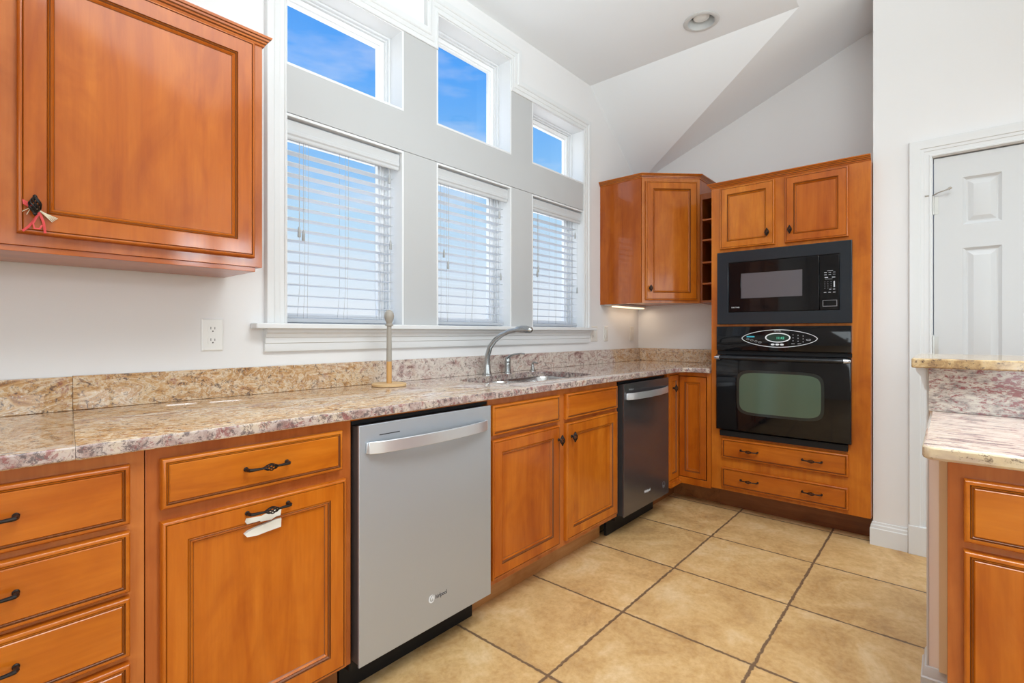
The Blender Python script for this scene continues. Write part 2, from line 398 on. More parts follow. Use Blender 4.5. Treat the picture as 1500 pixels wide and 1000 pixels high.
ORG = {}
def link(o, parent, loc):
    COL.objects.link(o); loc = Vector(loc); ORG[o.name] = loc
    if parent is not None:
        o.parent = parent; o.location = loc - ORG[parent.name]
    else: o.location = loc
    return o
def thing(name, label, cat, loc, group=None, parent=None):
    o = bpy.data.objects.new(name, None); o.empty_display_size = .05
    link(o, None, loc); o['label'] = label; o['category'] = cat
    if group: o['group'] = group
    return o
def struct(name, loc=(0, 0, 0)):
    o = bpy.data.objects.new(name, None); o.empty_display_size = .05; link(o, None, loc); o['kind'] = 'structure'; return o
def obj(name, mb, mats, parent=None, bevel=0, smooth=.6, label=None, kind=None, norm=True):
    if not isinstance(mats, (list, tuple)): mats = [mats]
    xs = [v.x for v in mb.v]; ys = [v.y for v in mb.v]; zs = [v.z for v in mb.v]
    o0 = Vector(((min(xs) + max(xs)) / 2, (min(ys) + max(ys)) / 2, min(zs)))
    me = bpy.data.meshes.new(name); me.from_pydata([v - o0 for v in mb.v], [], mb.f)
    for m in mats: me.materials.append(m)
    for p, k in zip(me.polygons, mb.m): p.material_index = k; p.use_smooth = bool(smooth)
    if norm:
        bm = bmesh.new(); bm.from_mesh(me); bmesh.ops.recalc_face_normals(bm, faces=bm.faces); bm.to_mesh(me); bm.free()
    if smooth: me.set_sharp_from_angle(angle=smooth)
    o = bpy.data.objects.new(name, me); link(o, parent, o0)
    if bevel:
        md = o.modifiers.new('edge', 'BEVEL'); md.width = bevel; md.segments = 2; md.limit_method = 'ANGLE'; md.angle_limit = .7
    if label: o['label'] = label
    if kind: o['kind'] = kind
    return o
def tag(o, label, cat, group=None):
    o['label'] = label; o['category'] = cat
    if group: o['group'] = group
    return o
def text(name, s, fr, u, v, w, size, mat, parent, xs=1.0, bold=0.0):
    cu = bpy.data.curves.new('t', 'FONT'); cu.body = s; cu.size = size; cu.extrude = .0004; cu.offset = bold; cu.align_x = 'CENTER'; cu.align_y = 'CENTER'
    t = bpy.data.objects.new('t', cu); COL.objects.link(t); dg = bpy.context.evaluated_depsgraph_get()
    me = bpy.data.meshes.new_from_object(t.evaluated_get(dg)); bpy.data.objects.remove(t); bpy.data.curves.remove(cu)
    O = fr.p(u, v, w)
    for x in me.vertices: x.co = fr.U * x.co.x * xs + fr.V * x.co.y + fr.W * x.co.z
    me.materials.clear(); me.materials.append(mat)
    o = bpy.data.objects.new(name, me); return link(o, parent, O)

# ---------------------------------------------------------------- cabinet parts
DOORP = [(0, 0), (0, .015), (.002, .0185), (.005, .020), (.008, .020), (.0095, .0170, 1), (.0115, .0200), (.052, .0205),
         (.0535, .0165, 1), (.0565, .0195), (.0595, .0150, 1), (.0625, .0165), (.0665, .0115), (.068, .0095, 1), (.071, .0095)]
DRAWP = [(0, 0), (0, .015), (.002, .0185), (.005, .020), (.009, .020), (.0105, .0165, 1), (.0125, .0195), (.0145, .0170, 1), (.017, .0195)]
def front(name, fr, u0, u1, v0, v1, parent, prof=DOORP, mat=WOODZ, label=None):
    return obj(name, MB().rings(fr, u0, u1, v0, v1, prof, 0), [mat, GLAZE], parent, label=label)
def cage(mb, C, A, B, W_, L, R, wires=5, turns=.55, r=.0014):
    """twisted wire basket along A, centred C"""
    for k in range(wires):
        ph = 2 * math.pi * k / wires; pts = []
        for j in range(13):
            t = j / 12; a = ph + turns * 2 * math.pi * t; q = R * math.sin(math.pi * t) ** 1.1
            pts.append(C + A * (t - .5) * L + (B * math.cos(a) + W_ * math.sin(a)) * q)
        mb.tube(pts, r, 6)
def knob(fr, u, v, w, parent):
    mb = MB(); C = fr.p(u, v, w + .022)
    mb.lathe(fr.p(u, v, w), [(.0075, 0), (.0075, .002), (.004, .005), (.0035, .014)], 12, axis=fr.W)
    cage(mb, C, fr.V, fr.U, fr.W, .044, .0112, 8, .45, .0019)
    mb.lathe(C - fr.V * .0255, [(.001, 0), (.0042, .003), (.0046, .006), (.002, .009)], 10, axis=fr.V)
    mb.lathe(C + fr.V * .0255, [(.001, 0), (.0042, .003), (.0046, .006), (.002, .009)], 10, axis=-fr.V)
    return obj('knob', mb, IRON, parent, label='dark iron birdcage knob')
def pull(fr, u, v, w, parent, L=.106):
    mb = MB(); h = L / 2
    for s in (-1, 1):
        mb.lathe(fr.p(u + s * h, v, w), [(.0062, 0), (.0062, .002), (.0045, .004), (.004, .012)], 10, axis=fr.W)
        pts = [fr.p(u + s * h, v, w + .006), fr.p(u + s * h, v, w + .016), fr.p(u + s * (h - .003), v, w + .021), fr.p(u + s * (h - .010), v, w + .023),
               fr.p(u + s * .024, v, w + .025), fr.p(u + s * .017, v, w + .025)]
        mb.tube(pts, [.0042, .0046, .0046, .0042, .0034, .0030], 8)
    cage(mb, fr.p(u, v, w + .025), fr.U, fr.V, fr.W, .042, .0085, 6, .55, .0017)
    return obj('pull_handle', mb, IRON, parent, label='dark iron birdcage pull')
def carcass(fr, u0, u1, v0, v1, depth, parent, mat=WOODZ, top=True, t=.016, wf=-.019):
    mb = MB()
    mb.box(fr, u0, u0 + t, v0, v1, -depth, wf); mb.box(fr, u1 - t, u1, v0, v1, -depth, wf)
    mb.box(fr, u0 + t, u1 - t, v0, v0 + t, -depth + .012, wf); mb.box(fr, u0 + t, u1 - t, v0, v1, -depth, -depth + .012)
    if top: mb.box(fr, u0 + t, u1 - t, v1 - t, v1, -depth + .012, wf)
    return obj('carcass', mb, mat, parent, bevel=.001)
def face_frame(fr, u0, u1, v0, v1, holes, parent, mat=WOODF, t=.019):
    mb = MB().prism(fr, [(u0, v0), (u1, v0), (u1, v1), (u0, v1)], -t, 0, 0,
                    [[(a, c), (b, c), (b, d), (a, d)] for a, b, c, d in holes])
    return obj('face_frame', mb, mat, parent, bevel=.001)

# ================================================================= STRUCTURE
XF, XR = 3.93, 3.375
def ceil_z(y): return 2.43 + .406 * (-y) if y > -4 else 4.054 - .406 * (-y - 4)
# floor
fl = MB().wb(-4.1, 4.05, -7.1, .16, -.05, 0)
fo = obj('floor', fl, FLOORM, kind='structure', smooth=0)
fo.data.transform(Matrix.Translation(fo.location)); fo.location = (0, 0, 0)
# window wall with six openings
WIN = [(.915, 1.471), (1.698, 2.262), (2.482, 3.057)]
LZ0, LZ1, UZ0 = 1.197, 2.028, 2.243
UZ1 = [2.615, 2.80, 2.615]
g = .012
holes = []
for k, (a, b_) in enumerate(WIN):
    holes.append([(a - g, LZ0 - g), (b_ + g, LZ0 - g), (b_ + g, LZ1 + g), (a - g, LZ1 + g)])
    holes.append([(a - g, UZ0 - g), (b_ + g, UZ0 - g), (b_ + g, UZ1[k] + g), (a - g, UZ1[k] + g)])
mb = MB().prism(FY(0), [(-4.1, 0), (XF + .1, 0), (XF + .1, 2.38), (XF, 2.43), (3.17, 2.985), (-4.1, 2.985)], -.16, 0, 0, holes)
obj('wall_left', mb, WALL, kind='structure', smooth=0)
# far wall behind the ovens
mb = MB().prism(FX(XF), [(0, 0), (1.80, 0), (1.80, ceil_z(-1.80)), (0, 2.43)], -.1, 0)
obj('wall_far', mb, WALL, kind='structure', smooth=0)
# wall with the white door, standing proud of the far wall
D0, D1, DH = 1.936, 2.556, 2.062
mb = MB().prism(FX(XR), [(1.685, 0), (D0, 0), (D0, DH), (D1, DH), (D1, 0), (7.0, 0), (7.0, ceil_z(-7)), (4.0, ceil_z(-4)), (1.685, ceil_z(-1.685))], -.12, 0)
mb.box(FX(XR), 1.685, 1.785, 0, ceil_z(-1.685) - .0, -.555, -.12)
obj('wall_right', mb, WALL, kind='structure', smooth=0)
obj('wall_closet', MB().box(FX(XR), 1.79, 2.8, 0, 2.5, -.55, -.50), WALL, kind='structure', smooth=0)
# rear and side walls with glazed openings
RW = [(-2.3, -.9, .55, 2.35), (-.5, .9, .55, 2.35), (1.2, 2.0, .55, 2.35), (2.26, 2.66, 2.10, 2.50), (2.86, 3.34, 2.10, 2.50)]
fr = Fr((0, -7.0, 0), (1, 0, 0), (0, 0, 1), (0, 1, 0))
mb = MB().prism(fr, [(-4.1, 0), (3.5, 0), (3.5, 2.84), (-4.1, 2.84)], -.1, 0, 0, [[(a, c), (b_, c), (b_, d), (a, d)] for a, b_, c, d in RW])
obj('wall_rear', mb, WALL, kind='structure', smooth=0)
fs = Fr((-4.0, 0, 0), (0, 1, 0), (0, 0, 1), (1, 0, 0))
mb = MB().prism(fs, [(-7.0, 0), (0, 0), (0, 2.985), (-1.367, 2.985), (-4, 4.054), (-7, 2.836)], -.1, 0, 0,
                [[(a, .55), (b_, .55), (b_, 2.35), (a, 2.35)] for a, b_ in ((-5.6, -4.2), (-3.8, -2.4))])
obj('wall_side', mb, WALL, kind='structure', smooth=0)
def plain_window(n, fr, a, b_, c, d):
    r = struct('window_%d' % n, fr.p((a + b_) / 2, c, 0))
    mb = MB().prism(fr, [(a - .08, c - .08), (b_ + .08, c - .08), (b_ + .08, d + .08), (a - .08, d + .08)], 0, .02, 0, [[(a, c), (b_, c), (b_, d), (a, d)]])
    obj('casing', mb, TRIM, r)
    mb = MB(); m_ = (a + b_) / 2; z_ = (c + d) / 2
    mb.prism(fr, [(a, c), (b_, c), (b_, d), (a, d)], -.07, -.03, 0,
             [[(p, q), (p2, q), (p2, q2), (p, q2)] for p, p2 in ((a + .05, m_ - .025), (m_ + .025, b_ - .05)) for q, q2 in ((c + .05, z_ - .02), (z_ + .02, d - .05))])
    obj('sash', mb, VINYL, r)
k = 7
for a, b_, c, d in RW: plain_window(k, fr, a, b_, c, d); k += 1
for a, b_ in ((-5.6, -4.2), (-3.8, -2.4)): plain_window(k, fs, a, b_, .55, 2.35); k += 1
# ceiling: flat bay over the windows, sloped hip, main vault
VX, VY, VZ = 3.17, -1.367, 2.985
LC = (2.94, -.905); LR = .082
mb = MB()
circ = [(LC[0] + LR * math.cos(2 * math.pi * j / 32), LC[1] + LR * math.sin(2 * math.pi * j / 32)) for j in range(32)]
mb.prism(FZ, [(-4.05, .02), (VX, .02), (VX, VY), (-4.05, VY)], VZ, VZ + .02, 0, [circ])
obj('ceiling', mb, CEIL, kind='structure', smooth=0)
mb = MB()
def slab(mb, pts, up=.02):
    n = len(pts); i = mb.add([Vector(p) for p in pts] + [Vector(p) + Vector((0, 0, up)) for p in pts])
    mb.face([i + k for k in range(n)]); mb.face([i + n + k for k in reversed(range(n))])
    for k in range(n): mb.face([i + k, i + (k + 1) % n, i + n + (k + 1) % n, i + n + k])
slab(mb, [(VX, 0, VZ), (VX, VY, VZ), (XF, 0, 2.43)])
obj('ceiling', mb, CEIL, kind='structure', smooth=0)
mb = MB()
slab(mb, [(XF, 0, 2.43), (VX, VY, VZ), (-4.05, VY, VZ), (-4.05, -4, 4.054), (XF, -4, 4.054)])
slab(mb, [(XF, -4, 4.054), (-4.05, -4, 4.054), (-4.05, -7.05, ceil_z(-7.05)), (XF, -7.05, ceil_z(-7.05))])
obj('ceiling', mb, CEIL, kind='structure', smooth=0)

# ---- windows (frame, sash, pane)
def kitchen_window(n, a, b_, c, d):
    r = struct('window_%d' % n, ((a + b_) / 2, 0, c)); F = FY(0)
    def ring(u, w0, w1, t):
        return dict(poly=[(a + u, c + u), (b_ - u, c + u), (b_ - u, d - u), (a + u, d - u)], w0=w0, w1=w1, h=[(a + u + t, c + u + t), (b_ - u - t, c + u + t), (b_ - u - t, d - u - t), (a + u + t, d - u - t)])
    mb = MB()
    for u, w0, w1, t in ((-.011, -.158, .010, .011), (0, -.158, -.085, .010), (.010, -.158, -.100, .008)):
        q = ring(u, w0, w1, t); mb.prism(F, q['poly'], w0, w1, 0, [q['h']])
    obj('window_frame', mb, REVEAL, r, bevel=.0015)
    q = ring(.0185, -.150, -.112, .021); mb = MB().prism(F, q['poly'], q['w0'], q['w1'], 0, [q['h']])
    q = ring(.0395, -.146, -.122, .008); mb.prism(F, q['poly'], q['w0'], q['w1'], 0, [q['h']])
    obj('sash', mb, VINYL, r, bevel=.0015)
    obj('pane', MB().box(F, a + .044, b_ - .044, c + .044, d - .044, -.136, -.132), GLASS, r)
for k, (a, b_) in enumerate(WIN): kitchen_window(k + 1, a, b_, LZ0, LZ1)
for k, (a, b_) in enumerate(WIN): kitchen_window(k + 4, a, b_, UZ0, UZ1[k])
# flat white boards between the windows
e = .011
def hole(a, b_, c, d): return [(a - e, c - e), (b_ + e, c - e), (b_ + e, d + e), (a - e, d + e)]
mb = MB()
xs = [.90] + [v for w_ in WIN for v in w_] + [3.07]
for j in range(0, 8, 2):
    a = xs[j] if j == 0 else xs[j] + e; b_ = xs[j + 1] if j == 6 else xs[j + 1] - e
    mb.box(FY(0), a, b_, 1.197, 2.0395, .0005, .010)
obj('trim_1', mb, BOARD, kind='structure', bevel=.001)
mb = MB().prism(FY(0), [(.90, 2.0415), (3.07, 2.0415), (3.07, 2.634), (2.282, 2.634), (2.282, 2.822), (1.678, 2.822), (1.678, 2.634), (.90, 2.634)], .0005, .010, 0,
                [hole(a, b_, UZ0, UZ1[k]) for k, (a, b_) in enumerate(WIN)])
obj('trim_2', mb, BOARD, kind='structure', bevel=.001)
# moulded casing that steps up over the middle window
CP = [(0, .0005), (0, .017), (.004, .019), (.007, .019), (.009, .014), (.026, .0145), (.028, .018), (.032, .019), (.048, .020), (.050, .024), (.055, .027), (.072, .029), (.079, .028), (.081, .024), (.081, .0005)]
path = [(.909, 1.197), (.909, 2.619), (1.694, 2.619), (1.694, 2.806), (2.268, 2.806), (2.268, 2.619), (3.06, 2.619), (3.06, 1.197)]
obj('trim_3', MB().sweep(FY(0), path, CP), TRIM, kind='structure', smooth=.4)
# stool and apron
mb = MB().wb(.776, 3.165, -.062, -.0005, 1.175, 1.1965)
mb2 = MB().prism(Fr((.825, 0, 0), (0, -1, 0), (0, 0, 1), (1, 0, 0)), [(.0005, 1.086), (.014, 1.086), (.016, 1.092), (.016, 1.118), (.020, 1.120), (.021, 1.140), (.026, 1.143), (.030, 1.156), (.036, 1.160), (.038, 1.1748), (.0005, 1.1748)], 0, 2.306)
obj('trim_4', mb, TRIM, kind='structure', bevel=.004)
obj('trim_5', mb2, TRIM, kind='structure', smooth=.4)

# ---- white door, casing, baseboard
dr = struct('door_1', (XR, -2.245, 0)); F = FX(XR)
u0, u1, z0, z1 = D0 + .004, D1 - .004, .010, DH - .006
cols = [(2.052, 2.192), (2.300, 2.440)]; rows = [(1.703, 1.940), (.93, 1.585), (.20, .80)]
mb = MB().prism(F, [(u0, z0), (u1, z0), (u1, z1), (u0, z1)], -.045, -.010, 0, [[(a, c), (b_, c), (b_, d), (a, d)] for a, b_ in cols for c, d in rows])
obj('door_slab', mb, DOORW, dr, bevel=.001)
for a, b_ in cols:
    for c, d in rows:
        obj('door_panel', MB().rings(F, a, b_, c, d, [(0, -.04), (0, -.0102), (.003, -.013), (.012, -.020), (.018, -.021), (.038, -.012), (.040, -.0115)]), DOORW, dr, smooth=.3)
for z in (1.815, 1.095, .25):
    mb = MB().box(F, D0 - .001, D0 + .022, z - .045, z + .045, -.0096, -.0085)
    mb.tube([F.p(D0 + .001, z - .047, -.004), F.p(D0 + .001, z + .047, -.004)], .0055, 10)
    mb.tube([F.p(D0 + .001, z + .046, -.004), F.p(D0 + .001, z + .053, -.004)], .0035, 8)
    obj('hinge', mb, NICKEL2, dr)
mb = MB().tube([F.p(D0 + .002, 1.868, .001), F.p(D0 + .022, 1.876, .012), F.p(D0 + .045, 1.880, .020), F.p(D0 + .060, 1.884, .024)], [.0028, .0028, .0026, .0026], 8)
mb.tube([F.p(D0 + .060, 1.884, .024), F.p(D0 + .072, 1.892, .026)], [.0065, .0065], 10)
mb.tube([F.p(D0 + .002, 1.868, .001), F.p(D0 - .030, 1.866, .016)], [.0026, .003], 8)
obj('door_stop', mb, NICKEL2, dr)
CD = [(0, .0005), (0, .010), (.003, .013), (.010, .013), (.012, .010), (.030, .011), (.032, .014), (.045, .0155), (.048, .019), (.056, .020), (.076, .022), (.084, .024), (.090, .024), (.092, .020), (.092, .0005)]
PLH = .150
obj('trim_6', MB().sweep(F, [(D0 - .003, PLH), (D0 - .003, DH + .003), (D1 + .003, DH + .003), (D1 + .003, PLH)], CD), TRIM, kind='structure', smooth=.4)
mb = MB().box(F, D0 - .099, D0 - .001, 0, PLH, .0005, .026); mb.box(F, D1 + .001, D1 + .099, 0, PLH, .0005, .026)
obj('trim_7', mb, TRIM, kind='structure', bevel=.002)
BP = [(0, 0), (.0135, 0), (.0135, .090), (.011, .094), (.0095, .108), (.0065, .113), (.005, .124), (0, .126)]
path = [(XR + .12, -1.6845), (XR - .0005, -1.6845), (XR - .0005, -(D0 - .100))]
mb = MB().sweep(FZ, path, [(-o, w) for o, w in BP]); obj('baseboard_right', mb, TRIM, kind='structure', smooth=.4)
mb = MB().sweep(FZ, [(XR - .0005, -(D1 + .100)), (XR - .0005, -6.99)], [(-o, w) for o, w in BP]); obj('baseboard_right', mb, TRIM, kind='structure', smooth=.4)

# ================================================================= BLINDS
def blind(k, a, b_, label, cords):
    r = thing('window_blind', label, 'blind', ((a + b_) / 2, .05, LZ0), 'white slatted blinds in the lower windows')
    a += .004; b_ -= .004
    V = Fr((a, 0, 0), (0, -1, 0), (0, 0, 1), (1, 0, 0))
    prof = [(-.020, 2.020), (-.008, 2.020), (-.005, 2.012), (-.008, 2.000), (-.009, 1.984), (-.006, 1.978), (-.006, 1.966), (-.011, 1.960), (-.011, 1.950), (-.014, 1.945), (-.020, 1.945)]
    obj('valance', MB().prism(V, prof, 0, b_ - a), VALM, r, smooth=.4)
    obj('head_rail', MB().wb(a + .003, b_ - .003, .026, .080, 1.975, 2.018), SLATM, r, bevel=.002)
    mb = MB()
    for j in range(16):
        z = 1.905 - .0453 * j
        pts = []
        for q in range(6):
            t = q / 5; pts.append((.030 + .048 * t, z + .0022 * math.sin(math.pi * t) - .0012 * t))
        poly = pts + [(y, z_ - .0024) for y, z_ in reversed(pts)]
        mb.prism(Fr((a + .004, 0, 0), (0, 1, 0), (0, 0, 1), (1, 0, 0)), poly, 0, b_ - a - .020)
    obj('slats', mb, SLATM, r, smooth=.5)
    obj('bottom_rail', MB().wb(a + .004, b_ - .016, .030, .080, 1.203, 1.219), SLATM, r, bevel=.003)
    mb = MB()
    for t in (.16, .50, .84):
        x = a + (b_ - a) * t
        for y in (.0285, .0800): mb.tube([(x, y, 1.975), (x + .004 * random.uniform(-1, 1), y, 1.35), (x + random.uniform(-.012, .012), y, 1.219)], .0007, 5)
        mb.tube([(x + .014, .0275, 1.975), (x + .012, .0275, 1.50), (x + random.uniform(-.005, .02), .0275, 1.219)], .0007, 5)
    obj('ladder_cords', mb, CORD, r)
    for x, z in cords:
        mb = MB().tube([(x, .018, 1.972), (x, .018, z + .02)], .0009, 5); obj('pull_cord', mb, CORD, r)
        mb = MB().lathe((x, .018, z - .022), [(.0055, 0), (.0068, .004), (.0058, .024), (.0040, .038), (.0020, .044)], 10); obj('tassel', mb, TASSEL, r)
blind(0, *WIN[0], 'widest-looking slatted white blind, in the left window beside the wall cabinet', [(.976, 1.575), (.994, 1.562), (1.417, 1.895), (1.424, 1.58)])
blind(1, *WIN[1], 'white slatted blind in the middle window behind the kitchen tap', [(1.761, 1.58), (1.790, 1.522), (2.194, 1.86), (2.206, 1.495)])
blind(2, *WIN[2], 'white slatted blind in the right window next to the corner cabinet', [(2.569, 1.575), (2.560, 1.545), (2.995, 1.854), (3.021, 1.465)])

# ================================================================= UPPER LEFT CABINET
CRP = [(0, 0), (.004, 0), (.005, .006), (.009, .009), (.010, .014), (.014, .017), (.016, .022), (.020, .024), (.022, .029), (.022, .031), (-.002, .031), (-.002, 0)]
CRM = [0, 0, 1, 0, 1, 0, 1, 0, 0, 0, 0, 0]
def crown(path, z, parent, mat=WOODX):
    return obj('crown_moulding', MB().sweep(FZ, path, [(-o, z + w) for o, w in CRP], mats=CRM), [mat, GLAZE], parent, smooth=.3)
F = FY(-.305)
t = thing('wall_cabinet', 'large maple wall cabinet at upper left with ribbon on its knob', 'cabinet', (.15, -.15, 1.37))
carcass(F, -.62, .696, 1.372, 2.10, .302, t)
face_frame(F, -.62, .696, 1.372, 2.10, [(.14, .645, 1.42, 2.07), (-.57, .04, 1.42, 2.07)], t)
d = front('door', F, .122, .667, 1.400, 2.090, t); knob(F, .151, 1.466, .0205, d)
d = front('door', F, -.59, .060, 1.400, 2.090, t); knob(F, .030, 1.466, .0205, d)
crown([(-.62, -.306), (.697, -.306), (.697, -.001)], 2.094, t)
mb = MB().wb(-.60, .676, -.300, -.030, 1.3575, 1.372); obj('bottom_panel', mb, WOODX, t, bevel=.001)
# ribbon and twine tied on the knob
C = F.p(.151, 1.466, .026)
t = thing('knob_ribbon', 'red ribbon and cream twine tied on upper left cabinet knob', 'ribbon', C)
def strip(fr, pts, wd, m0, name, parent):
    mb = MB(); P = [Vector(p) for p in pts]; L, R = [], []
    for k in range(len(P)):
        d_ = (P[min(k + 1, len(P) - 1)] - P[max(k - 1, 0)]); n = Vector((-d_.y, d_.x, 0)).normalized() * wd / 2
        L.append(P[k] + n); R.append(P[k] - n)
    i = mb.add([fr.p(*p) for p in L] + [fr.p(*p) for p in R] + [fr.p(p.x, p.y, p.z - .0007) for p in L] + [fr.p(p.x, p.y, p.z - .0007) for p in R]); n = len(P)
    for k in range(n - 1):
        for a, b_ in ((0, n), (2 * n, 3 * n), (0, 2 * n), (n, 3 * n)): mb.face([i + a + k, i + a + k + 1, i + b_ + k + 1, i + b_ + k])
    mb.face([i, i + n, i + 3 * n, i + 2 * n]); mb.face([i + n - 1, i + 2 * n - 1, i + 4 * n - 1, i + 3 * n - 1])
    return obj(name, mb, m0, parent)
strip(F, [(.151, 1.462, .024), (.140, 1.472, .026), (.131, 1.478, .024), (.133, 1.470, .027), (.145, 1.463, .024)], .005, REDR, 'red_loop', t)
strip(F, [(.155, 1.460, .024), (.158, 1.447, .027), (.150, 1.430, .026), (.141, 1.415, .025), (.131, 1.404, .0225)], .005, REDR, 'red_tail', t)
strip(F, [(.156, 1.460, .024), (.163, 1.445, .027), (.168, 1.428, .027), (.171, 1.404, .023)], .005, REDR, 'red_tail', t)
strip(F, [(.158, 1.446, .026), (.149, 1.424, .030), (.151, 1.412, .031), (.160, 1.412, .031), (.165, 1.422, .028)], .0035, REDR, 'red_loop', t)
mb = MB()
for q in range(5): mb.tube([F.p(.154, 1.462, .024), F.p(.168, 1.449 + .001 * q, .027), F.p(.184 + .0025 * q, 1.433 + .0025 * q, .024)], .0009, 5)
for q in ((.130, 1.450), (.138, 1.444)): mb.tube([F.p(.150, 1.462, .024), F.p((.150 + q[0]) / 2, 1.458, .026), F.p(q[0], q[1], .024)], .0008, 5)
obj('twine', mb, TWINE, t)

# ================================================================= BASE CABINETS ALONG THE WINDOW WALL
F = FY(-.61); BT = .8955; BB = .14
# four-drawer base
t = thing('base_cabinet', 'maple base cabinet with a stack of drawers at far left', 'cabinet', (0, -.3, 0))
carcass(F, -.30, .309, BB, BT, .605, t, top=False)
DZ = [(.734, .866), (.583, .718), (.440, .572), (.178, .425)]
face_frame(F, -.30, .309, BB, BT, [(-.23, .26, a + .012, b_ - .012) for a, b_ in DZ], t)
for a, b_ in DZ:
    d = front('drawer', F, -.250, .280, a, b_, t, DRAWP, WOODX); pull(F, .045, (a + b_) / 2 + (.003 if b_ - a < .2 else .05), .0195, d, .106)
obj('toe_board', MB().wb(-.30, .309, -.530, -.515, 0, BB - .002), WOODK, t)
# drawer over tall pull-out front
t = thing('base_cabinet', 'maple base cabinet with torn white tape below its lower handle', 'cabinet', (.572, -.3, 0))
carcass(F, .311, .8345, BB, BT, .605, t, top=False)
face_frame(F, .311, .8345, BB, BT, [(.355, .78, .76, .855), (.355, .78, .165, .705)], t)
d = front('drawer', F, .338, .798, .748, .866, t, DRAWP, WOODX); pull(F, .575, .806, .0195, d)
d = front('pull_out_door', F, .338, .810, .150, .719, t); pull(F, .578, .692, .0205, d)
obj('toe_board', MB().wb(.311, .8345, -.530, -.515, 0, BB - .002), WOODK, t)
# torn tape on the pull-out front
def blob(name, pts, w0, w1, parent, mat=TAPE): return obj(name, MB().prism(FY(-.61), pts, w0, w1), mat, parent)
r = thing('torn_tape', 'torn white tape strips stuck on cabinet front below handle', 'tape', (.575, -.632, .62))
def zz(x, top): return top
blob('tape_strip', [(.519, .672), (.524, .664), (.556, .664), (.558, .661), (.586, .659), (.598, .664), (.610, .664), (.613, .684), (.604, .686), (.585, .682), (.560, .676), (.535, .678), (.522, .680)], .0207, .0216, r)
blob('tape_strip', [(.519, .638), (.525, .630), (.548, .627), (.580, .630), (.612, .632), (.613, .656), (.598, .656), (.570, .651), (.545, .648), (.528, .644)], .0099, .0204, r)

# sink base
t = thing('sink_cabinet', 'maple sink cabinet with two panelled doors between the dishwashers', 'cabinet', (1.955, -.3, 0))
carcass(F, 1.442, 2.474, BB, BT, .605, t, top=False)
face_frame(F, 1.442, 2.474, BB, BT, [(1.48, 1.89, .76, .855), (1.99, 2.42, .76, .855), (1.48, 1.89, .165, .71), (1.99, 2.42, .165, .71)], t)
for a, b_ in ((1.453, 1.912), (1.966, 2.452)):
    front('false_drawer', F, a, b_, .745, .868, t, DRAWP, WOODX)
d = front('door', F, 1.453, 1.912, .166, .727, t); knob(F, 1.897, .661, .0205, d)
d = front('door', F, 1.966, 2.452, .166, .727, t); knob(F, 2.003, .661, .0205, d)
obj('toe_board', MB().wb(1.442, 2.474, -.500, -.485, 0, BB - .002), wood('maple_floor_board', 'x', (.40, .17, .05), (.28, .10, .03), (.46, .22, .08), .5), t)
obj('rail_above_dishwasher', MB().box(F, .8355, 1.441, .887, BT, -.019, -.0005), WOODX, t)
obj('rail_above_dishwasher', MB().box(F, 2.4755, 3.129, .887, BT, -.019, -.0005), WOODX, t)

# corner base with folding door leaves, joined to the far run
t = thing('corner_cabinet', 'maple corner base cabinet with folding inward-corner door', 'cabinet', (3.5, -.4, 0))
XO = 3.321
mb = MB()
mb.box(F, 3.131, 3.147, BB, BT, -.600, -.019); mb.wb(3.131, 3.92, -.022, -.006, BB, BT); mb.wb(3.905, 3.921, -.826, -.022, BB, BT)
mb.prism(FZ, [(3.148, -.628), (3.148, -.023), (3.904, -.023), (3.904, -.826), (3.341, -.826), (3.341, -.628)], BB, BB + .016)
obj('carcass', mb, WOODZ, t)
mb = MB().box(F, 3.131, 3.170, BB, BT, -.019, 0); mb.box(F, 3.170, XO, .878, BT, -.019, 0); mb.box(F, 3.170, XO, BB, .178, -.019, 0)
G = FX(XO)
mb.box(G, .8, .827, BB, BT, -.019, 0); mb.box(G, .61, .80, .868, BT, -.019, 0); mb.box(G, .61, .80, BB, .184, -.019, 0)
obj('face_frame', mb, WOODZ, t, bevel=.001)
NP = [(0, -.017), (0, .0), (.002, .0015), (.036, .0015), (.0385, -.003, 1), (.042, .0), (.045, -.004, 1), (.050, -.0045), (.054, -.0075), (.056, -.0085, 1), (.058, -.0085)]
d = front('door', Fr((0, -.61, 0), (1, 0, 0), (0, 0, 1), (0, -1, 0)), 3.173, 3.3185, .181, .875, t, NP, WOODZ); knob(F, 3.226, .790, .001, d)
front('door', G, .6135, .793, .188, .864, t, NP, WOODZ)
mb = MB().wb(3.131, 3.50, -.497, -.482, 0, BB - .002); obj('toe_board', mb, WOODK, t)
mb = MB().wb(3.50, 3.515, -.826, -.482, 0, BB - .002); obj('toe_board', mb, WOODK, t)

# ================================================================= TALL OVEN CABINET
t = thing('oven_cabinet', 'tall maple cabinet housing the microwave and wall oven', 'cabinet', (3.6, -1.255, 0))
UL, UR, OB, OT = .8295, 1.681, .15, 2.10
mb = MB()
for a, b_ in ((UL, UL + .016), (UR - .016, UR)): mb.box(G, a, b_, OB, OT, -.600, -.019)
for c in (OB, .505, 1.228, 1.655, OT - .016): mb.box(G, UL + .016, UR - .016, c, c + .014, -.588, -.019)
mb.box(G, UL + .016, UR - .016, OB, OT, -.600, -.588)
obj('carcass', mb, WOODZ, t)
face_frame(G, UL, UR, OB, OT, [(.905, 1.195, 1.715, 2.070), (1.280, 1.565, 1.715, 2.070), (.895, 1.575, 1.245, 1.650), (.895, 1.575, .535, 1.185), (.92, 1.56, .37, .47), (.92, 1.56, .19, .285)], t, WOODZ)
d = front('door', G, .888, 1.208, 1.693, 2.084, t, [(a * .88 if a > .03 else a, *r_) for a, *r_ in DOORP]); knob(G, 1.172, 1.766, .0205, d)
